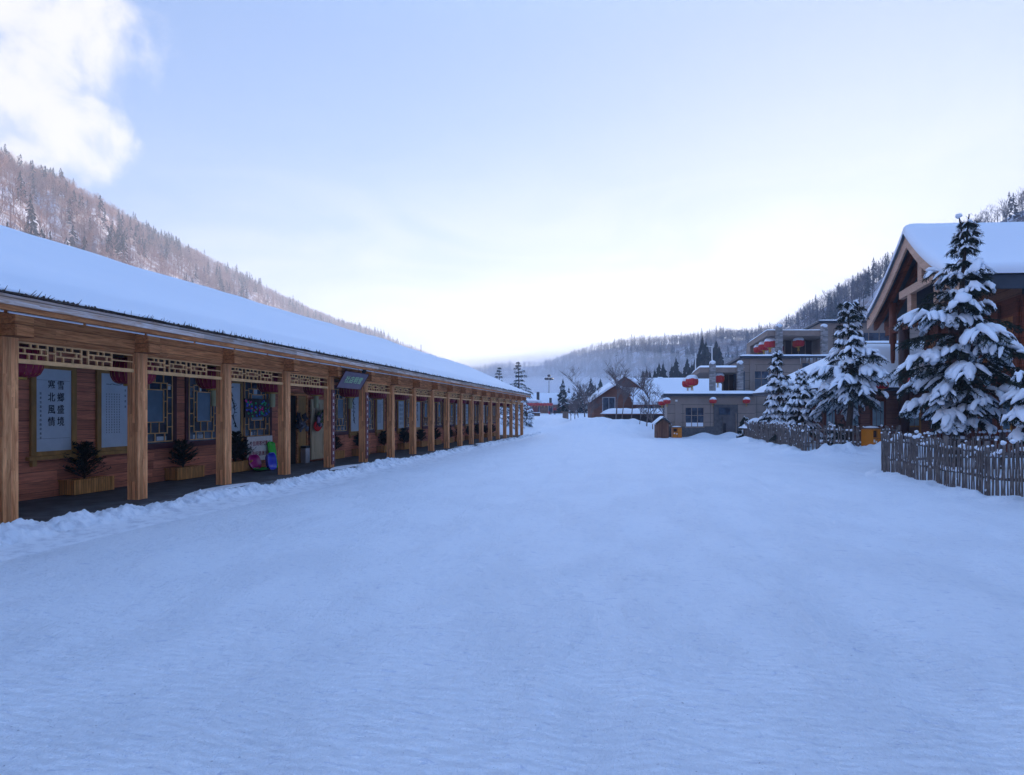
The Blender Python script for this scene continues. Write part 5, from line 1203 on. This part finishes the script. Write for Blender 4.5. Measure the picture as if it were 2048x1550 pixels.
for k, (px, w_) in enumerate(((1704, .55), (1755, .55), (1822, .7), (1660, .4))):
    u = cu(px, wd0); o = MB().box(u-w_/2-.12, u+w_/2+.12, wd0-.05, wd0-.005, .55, 2.45).build('window', LPOST if k != 2 else YELW, SW, off=WO)
    MB().box(u-w_/2, u+w_/2, wd0-.062, wd0-.051, 1.1, 2.3).build('pane', mat('bright_pane', (.30, .44, .52), .2, var=.25), o, off=WO)
    m = MB().box(u-w_/2, u+w_/2, wd0-.062, wd0-.051, .65, 1.02); [m.box(u-w_/2+x*w_, u-w_/2+x*w_+.02, wd0-.07, wd0-.0625, .6, 2.4) for x in (.3, .68)]; m.build('lattice', mat('window_bars', (.16, .10, .08), .6), o, off=WO)
for k in range(7): pass

# ---------------------------------------------------------------- brown cabin beyond the mound
def gable_house(name, label, cat, u, d, w, dep, zb, ze, zr, along='u', hdir=0.0, wall=BWALL, group=None, over=.5, th=.28, wins=()):
    """ridge along local x if along == 'u' else along local y (gable faces the viewer)"""
    t = cthing(name, label, cat, u, d, 0, hdir, group)
    if along == 'u':
        MB().add([(0, 0, zb), (w, 0, zb), (w, dep, zb), (0, dep, zb), (0, 0, ze), (w, 0, ze), (w, dep, ze), (0, dep, ze), (0, dep/2, zr-.15), (w, dep/2, zr-.15)], [(0, 1, 5, 4), (1, 2, 6, 9, 5), (2, 3, 7, 6), (3, 0, 4, 8, 7), (4, 5, 9, 8), (6, 7, 8, 9)]).build('wall', wall, t)
    else:
        MB().add([(0, 0, zb), (w, 0, zb), (w, dep, zb), (0, dep, zb), (0, 0, ze), (w, 0, ze), (w, dep, ze), (0, dep, ze), (w/2, 0, zr-.15), (w/2, dep, zr-.15)], [(0, 1, 5, 8, 4), (1, 2, 6, 5), (2, 3, 7, 9, 6), (3, 0, 4, 7), (4, 8, 9, 7), (5, 6, 9, 8)]).build('wall', wall, t)
    L, Wd = (w, dep) if along == 'u' else (dep, w)
    sl_ = (zr-ze)/(Wd/2); lo = ze-sl_*over
    def mk(z_off, tk, nm, mt, ex, smooth):
        P = []; k = 12
        for i in range(9):
            a = -over-ex+(L+2*(over+ex))*i/8; row = []
            for j in range(k+1):
                f = -1+2*j/k; b = Wd/2+f*(Wd/2+over+ex*.6); z = zr-(zr-lo)*abs(f)**(1.0 if not smooth else 1.08)
                n_ = .04*mnoise.noise(Vector((a*.6, b*.6, u))) if smooth else 0; row.append((a, b, z+z_off+tk+n_) if along == 'u' else (b, a, z+z_off+tk+n_))
            P.append(row)
        P = np.array(P); Q = P.copy(); Q[:, :, 2] -= tk+.001
        m = MB().grid(P).grid(Q[:, ::-1]).grid(np.array([P[0], Q[0]])).grid(np.array([Q[-1], P[-1]])).grid(np.array([Q[:, 0], P[:, 0]])).grid(np.array([P[:, -1], Q[:, -1]])); return m.build(nm, mt, t, False)
    mk(-.12, .12, 'roof', LPOST, 0, False); mk(.004, th, 'roof_snow', SNOW, .06, True)
    for (x0, x1, z0, z1) in wins:
        o = MB().box(x0-.1, x1+.1, -.06, -.004, z0-.1, z1+.1).build('window', mat('pale_window_frame', (.42, .45, .5), .5), t); MB().box(x0, (x0+x1)/2-.03, -.07, -.061, z0, z1).box((x0+x1)/2+.03, x1, -.07, -.061, z0, z1).build('pane', GLASSD, o)
    return t
D_ = 76.; h1 = gable_house('log_cabin', 'big brown log cabin with a long snow covered roof behind the bare trees', 'cabin', cu(1252, D_), D_, 12.5, 9.0, -.5, 4.35, 6.3, 'u', wins=((2.2, 3.6, 2.4, 3.5), (5.5, 6.5, 2.2, 3.3)))
D_ = 72.; h2 = gable_house('cabin_gable_wing', 'brown gabled wing with a pale framed window facing the street', 'cabin', cu(1188, D_), D_, 5.2, 6.0, -.5, 3.4, 5.15, 'v', wins=((1.1, 2.5, 1.9, 3.6),))
D_ = 74.5; gable_house('cabin_gable_wing', 'taller brown gable wing with a chimney, behind the front gable', 'cabin', cu(1207, D_), D_+2.5, 6.2, 5.0, -.5, 4.3, 6.5, 'v', group=None)
t = cthing('chimney_stack', 'brick chimney at the left of the brown gable roofs', 'chimney', cu(1212, 79), 79, 0); MB().cbox(-.35, .35, 0, .7, 0, 5.1).build('shaft', BWALL, t); MB().blob((0, .35, 5.12), (.4, .4, .16), random.Random(1), 10, 5, .05).build('snow_cap', SNOW, t, True)
D_ = 66.; t = cthing('porch', 'long low dark porch with a thick snow slab in front of the brown cabin', 'porch', cu(1216, D_), D_, -.5)
MB().box(0, 8.0, 0, 3, 0, 2.05).build('wall', mat('dark_porch_wall', (.045, .03, .028), .8, var=.4), t); MB().box(-.3, 8.2, -.4, 3.2, 2.06, 2.18).build('roof', LPOST, t)
m = MB(); P = []
for i in range(40):
    row = []
    for j in range(12):
        s = i/39; v = j/11; k = min(1, min(s, 1-s)*9)**.5*min(1, min(v, 1-v)*3.2)**.5; row.append((-.42+8.75*s, -.5+3.8*v, 2.17+(.62+.12*mnoise.noise(Vector((s*9, v*3, 2))))*k))
    P.append(row)
MB().grid(np.array(P)[:, ::-1]).build('roof_snow', SNOW, t, True)
D_ = 70.5; u0 = cu(1274, D_); gable_house('cabin_annex', 'small brown annex with a snowy roof between the gable wing and the porch', 'cabin', u0, D_, 3.6, 3.0, -.5, 3.0, 3.75, 'u', th=.3, wins=((.8, 2.0, 1.9, 2.7),))
for i, (px, D_, py) in enumerate(((1288, 80.5, 758), (1320, 80.5, 762))):
    t = cthing('roof_vent', 'small '+('dark brick flue' if i == 0 else 'snow hooded dormer vent')+' on the long snowy cabin roof', 'roof vent', cu(px, D_), D_, 5.7, 0)
    MB().cbox(-.5, .5, -.4, .4, 0, .75 if i == 0 else .55).build('box', BWALL if i == 0 else PINE, t); MB().blob((0, 0, .78 if i == 0 else .6), (.6, .55, .16 if i == 0 else .4), random.Random(i), 10, 6, .08).build('snow_cap', SNOW, t, True)
# far shops across the end of the street
D_ = 150.; zz0 = zg(cu(1090, D_), D_)
fs_ = gable_house('far_shop', 'long low shop with a snowy roof closing the end of the street', 'shop', cu(1058, D_), D_, 10.5, 9, zz0-.5, zz0+2.5, zz0+5.0, 'u', wall=mat('far_shop_front', (.30, .16, .12), .8, var=.5, vscale=.8), th=.35, wins=((1.5, 2.6, zz0+.3, zz0+2.0), (5, 6, zz0+.3, zz0+2)))
t = cthing('shop_porch', 'red brown porch with snowy canopy before the far shop', 'porch', cu(1046, 140), 140, zg(cu(1060, 140), 140)); MB().box(0, 3.6, 0, 4, -.4, 2.9).build('wall', mat('far_porch_front', (.26, .08, .08), .8, var=.5, vscale=1.2), t); MB().box(1.5, 2.2, -.05, -.005, -.2, 1.8).build('door', GLASSB, t); MB().blob((1.8, 1.8, 3.0), (2.7, 3, .55), random.Random(3), 18, 8, .08).build('roof_snow', SNOW, t, True)
D_ = 158; gable_house('far_annex', 'dark red annex partly behind bare trees at the right end of the far shop', 'shop', cu(1133, D_), D_, 6, 6, zz0-.5, zz0+2.3, zz0+4.2, 'u', wall=mat('far_annex_front', (.28, .06, .07), .8, var=.4, vscale=.8), th=.35)
t = cthing('shop_chimney', 'tall dark chimney pipe rising from the far shop roof', 'chimney', cu(1076, 149), 149, zz0); MB().cbox(-.35, .35, -.35, .35, 1.5, 5.4).build('shaft', BLACK, t); MB().blob((0, 0, 5.45), (.4, .4, .2), random.Random(1), 8, 5, .05).build('snow_cap', SNOW, t, True)
t = cthing('shop_flue', 'short dark flue on the far shop eave', 'chimney', cu(1101, 149), 149, zz0); MB().cbox(-.3, .3, -.3, .3, 2.4, 3.9).build('shaft', BLACK, t); MB().blob((0, 0, 3.95), (.34, .34, .16), random.Random(1), 8, 5, .05).build('snow_cap', SNOW, t, True)
lf = mk_lantern('x', 1.15, False, False, True, 'lantern row on the far shops', RED)
for i in range(9):
    o = lf if i == 0 else copy_tree(lf); px = 1050+6.5*i; o['label'] = 'tiny red lantern on the far shop fronts, '+ORD[i]+' from the left'; place(o, W(cu(px, 138), 138, zz0+2.1))
# street end details
t = cthing('board_fence', 'low brown plank fence beyond the end of the arcade', 'fence', cu(1052, 84), 84, 0); a = (0, 0); b = (cu(1079, 96)-cu(1052, 84), 12)
zf_ = zg(cu(1052, 84), 84); m = MB()
for k in range(26):
    s = k/26; x, y = b[0]*s, b[1]*s; zz = zg(cu(1052, 84)+x, 84+y); m.bar((x, y, zz-.3), (x, y, zz+1.15), .30, .05, (0, 1, 0))
m.build('planks', mat('fence_planks', (.19, .11, .075), .8, var=.4, vscale=2), t); S2 = MB()
for k in range(13): s = k/13; x, y = b[0]*s, b[1]*s; S2.blob((x, y, zg(cu(1052, 84)+x, 84+y)+1.17), (.35, .5, .07), random.Random(k), 8, 4, .1)
S2.build('snow_caps', SNOW, t, True)
t = cthing('gate_post_box', 'square plank planter with a dark bush at the right side of the far street', 'planter', cu(1131, 92), 92, zg(cu(1131, 92), 92)-.3); MB().cbox(-.42, .42, -.4, .4, 0, 1.65).build('planter_box', boards('grey_planks', (.22, .16, .13), (.15, .10, .08), .2, 'X', long=3, cross='Z', amp=.4), t)
m = MB(); rng = random.Random(5)
for k in range(500):
    d_ = Vector((rng.gauss(0, 1), rng.gauss(0, 1), rng.gauss(0, 1))).normalized(); c = Vector((0, 0, 2.1))+d_*.5*rng.random()**.4; e = d_*.25; w = Vector((rng.random(), rng.random(), rng.random()))*.08; m.add([c-w, c+w, c+e], [(0, 1, 2)])
m.build('bush', NEEDLE, t)
t = cthing('lamp_tower', 'thin lamp mast with a round cluster of lights above the far shop', 'lamp post', cu(1098, 170), 170, zg(cu(1098, 170), 170)); MB().tube([(0, 0, 0), (0, 0, 10.4)], [.16, .09], 8).build('mast', mat('mast_grey', (.25, .26, .27), .5), t)
m = MB(); [m.blob((math.cos(a)*.9, math.sin(a)*.9, 9.6), (.45, .45, .35), random.Random(1), 8, 5, .05) for a in np.linspace(0, 6.28, 7)[:-1]]; m.blob((0, 0, 10.5), (.5, .5, .4), random.Random(1), 8, 5, .05); m.build('lamp_cluster', BLACK, t, True)
for i, (px, py, D_) in enumerate(((1391, 706, 140), (1424, 692, 130))):
    zz = zg(cu(px, D_), D_); H = cz(py, D_)-zz; t = cthing('white_pole', ('shorter plain' if i == 0 else 'taller')+' white pole rising behind the lower hotel pergola', 'pole', cu(px, D_), D_, zz, 0, 'white poles behind the hotel')
    MB().tube([(0, 0, 0), (0, 0, H)], [.16, .12], 8).build('shaft', WHITEP, t)
    MB().bar((-.1, 0, H-.1), (.1 if i == 0 else -1.2, 0, H+.0), .18, .12).build('lamp_head', WHITEP, t)
t = cthing('antenna', 'tiny mast sticking up over the far end of the snowy roof', 'pole', cu(842, 60), 60, cz(760, 60)); MB().tube([(0, 0, 0), (0, 0, 3.6)], .03, 5).build('shaft', BLACK, t); MB().tube([(0, 0, -8.0), (0, 0, 0)], .05, 5).build('base', BLACK, t)

# ---------------------------------------------------------------- two people far down the street
def skinned(name, pts, edges, radii, mt, parent, sub=1, root=0):
    me = bpy.data.meshes.new(name); me.from_pydata([Vector(p) for p in pts], edges, []); o = bpy.data.objects.new(name, me); COL.objects.link(o)
    md = o.modifiers.new('s', 'SKIN'); sk = me.skin_vertices[0].data if me.skin_vertices else None
    if sk is None:
        bpy.context.view_layer.objects.active = o; me.update(); bpy.context.view_layer.update(); sk = me.skin_vertices[0].data if me.skin_vertices else None
    if sk is not None:
        for i, r in enumerate(radii): sk[i].radius = (r, r)
        sk[root].use_root = True
    o.modifiers.new('u', 'SUBSURF').levels = sub; o.modifiers['u'].render_levels = sub
    dg = bpy.context.evaluated_depsgraph_get(); m2 = bpy.data.meshes.new_from_object(o.evaluated_get(dg)); o.modifiers.clear(); o.data = m2; o.data.name = name; bpy.data.meshes.remove(me)
    m2.materials.clear(); m2.materials.append(mt); m2.polygons.foreach_set('use_smooth', [True]*len(m2.polygons)); o.parent = parent; return o
SKIN = mat('skin', (.45, .26, .19), .6); HAIR = mat('dark_hair', (.02, .015, .012), .7)
def person(label, px, D_, jac, tro, arms, seed, extra=None):
    u = cu(px, D_); t = cthing('person', label, 'person', u, D_, zg(u, D_), 0, None)
    aL, aR = arms
    P = [(0, 0, .95), (0, 0, 1.18), (0, 0, 1.40), (0, .0, 1.50), (0, -.01, 1.62), (0, -.01, 1.72), (-.19, 0, 1.40), (.19, 0, 1.40)]+[aL[0], aL[1], aR[0], aR[1]]+[(-.10, 0, .90), (-.11, -.06, .50), (-.12, .04, .08), (-.12, -.12, .04), (.10, 0, .90), (.12, .08, .50), (.12, .16, .08), (.12, .02, .04)]
    E = [(0, 1), (1, 2), (2, 3), (3, 4), (4, 5), (2, 6), (2, 7), (6, 8), (8, 9), (7, 10), (10, 11), (0, 12), (12, 13), (13, 14), (14, 15), (0, 16), (16, 17), (17, 18), (18, 19)]
    rad = [.14, .13, .14, .06, .095, .085, .07, .07, .05, .04, .05, .04, .09, .065, .05, .04, .09, .065, .05, .04]
    skinned('body', P, E, rad, SKIN, t, 1)
    skinned('jacket', P[:4]+P[6:12], [(0, 1), (1, 2), (2, 3), (2, 4), (2, 5), (4, 6), (6, 7), (5, 8), (8, 9)], [.19, .18, .18, .10, .11, .11, .085, .07, .085, .07], jac, t, 1)
    skinned('trousers', [P[0]]+P[12:20], [(0, 1), (1, 2), (2, 3), (3, 4), (0, 5), (5, 6), (6, 7), (7, 8)], [.17, .115, .09, .08, .07, .115, .09, .08, .07], tro, t, 1)
    MB().blob((0, .015, 1.74), (.11, .12, .085), random.Random(1), 10, 6, .03).build('hair', HAIR, t, True)
    if extra: MB().blob((-.32, .05, .45), (.16, .12, .40), random.Random(2), 10, 6, .1).build('bag', RED, t, True)
    return t
NAVY = mat('navy_cloth', (.012, .02, .07), .8); RJ = mat('red_jacket', (.36, .02, .03), .7); DK = mat('dark_trousers', (.015, .015, .03), .8)
person('person in dark blue with a red bag, walking at the far end of the street', 1101, 134, NAVY, DK, (((-.25, 0, 1.15), (-.28, -.06, .9)), ((.25, 0, 1.15), (.27, .06, .9))), 1, True)
person('person in red jacket and dark trousers, elbows out, far down the street', 1109.3, 133, RJ, DK, (((-.36, 0, 1.18), (-.24, -.12, .98)), ((.36, 0, 1.18), (.26, -.12, .98))), 2)

# ---------------------------------------------------------------- air
def volmat(name, dens, col=(.8, .87, 1.0)):
    m = bpy.data.materials.new(name); m.use_nodes = True; nt = m.node_tree; nt.nodes.remove(nt.nodes['Principled BSDF'])
    v = nt.nodes.new('ShaderNodeVolumePrincipled'); v.inputs['Density'].default_value = dens; v.inputs['Color'].default_value = (*col, 1); v.inputs['Anisotropy'].default_value = .2
    nt.links.new(v.outputs[0], nt.nodes['Material Output'].inputs['Volume']); return m
HZ = MB().box(-1450, 1450, -1450, 1450, -20, 235).build('haze', volmat('haze', 0.0006)); tag(HZ, 'thin bluish winter haze filling the valley', 'haze', kind='stuff')
def mist(label, px, D_, z, r, dens):
    u = cu(px, D_); rng = random.Random(1); m = MB().blob((0, 0, 0), r, rng, 28, 14, .12); o = m.build('mist', volmat('mist', dens, (.95, .96, 1)), None, True); o.location = W(u, D_, z); o.rotation_euler = (0, 0, TH)
    return tag(o, label, 'mist', kind='stuff')
mist('white morning mist lying on the valley floor behind the far shop', 1085, 420, 15, (120, 100, 12), .014)
mist('thin mist drifting higher, right of the main mist bank', 1130, 440, 24, (150, 110, 24), .0035)
mist('thin mist far up the valley, left of the main mist bank', 1010, 600, 28, (120, 80, 20), .003)
print('built', len(bpy.data.objects))
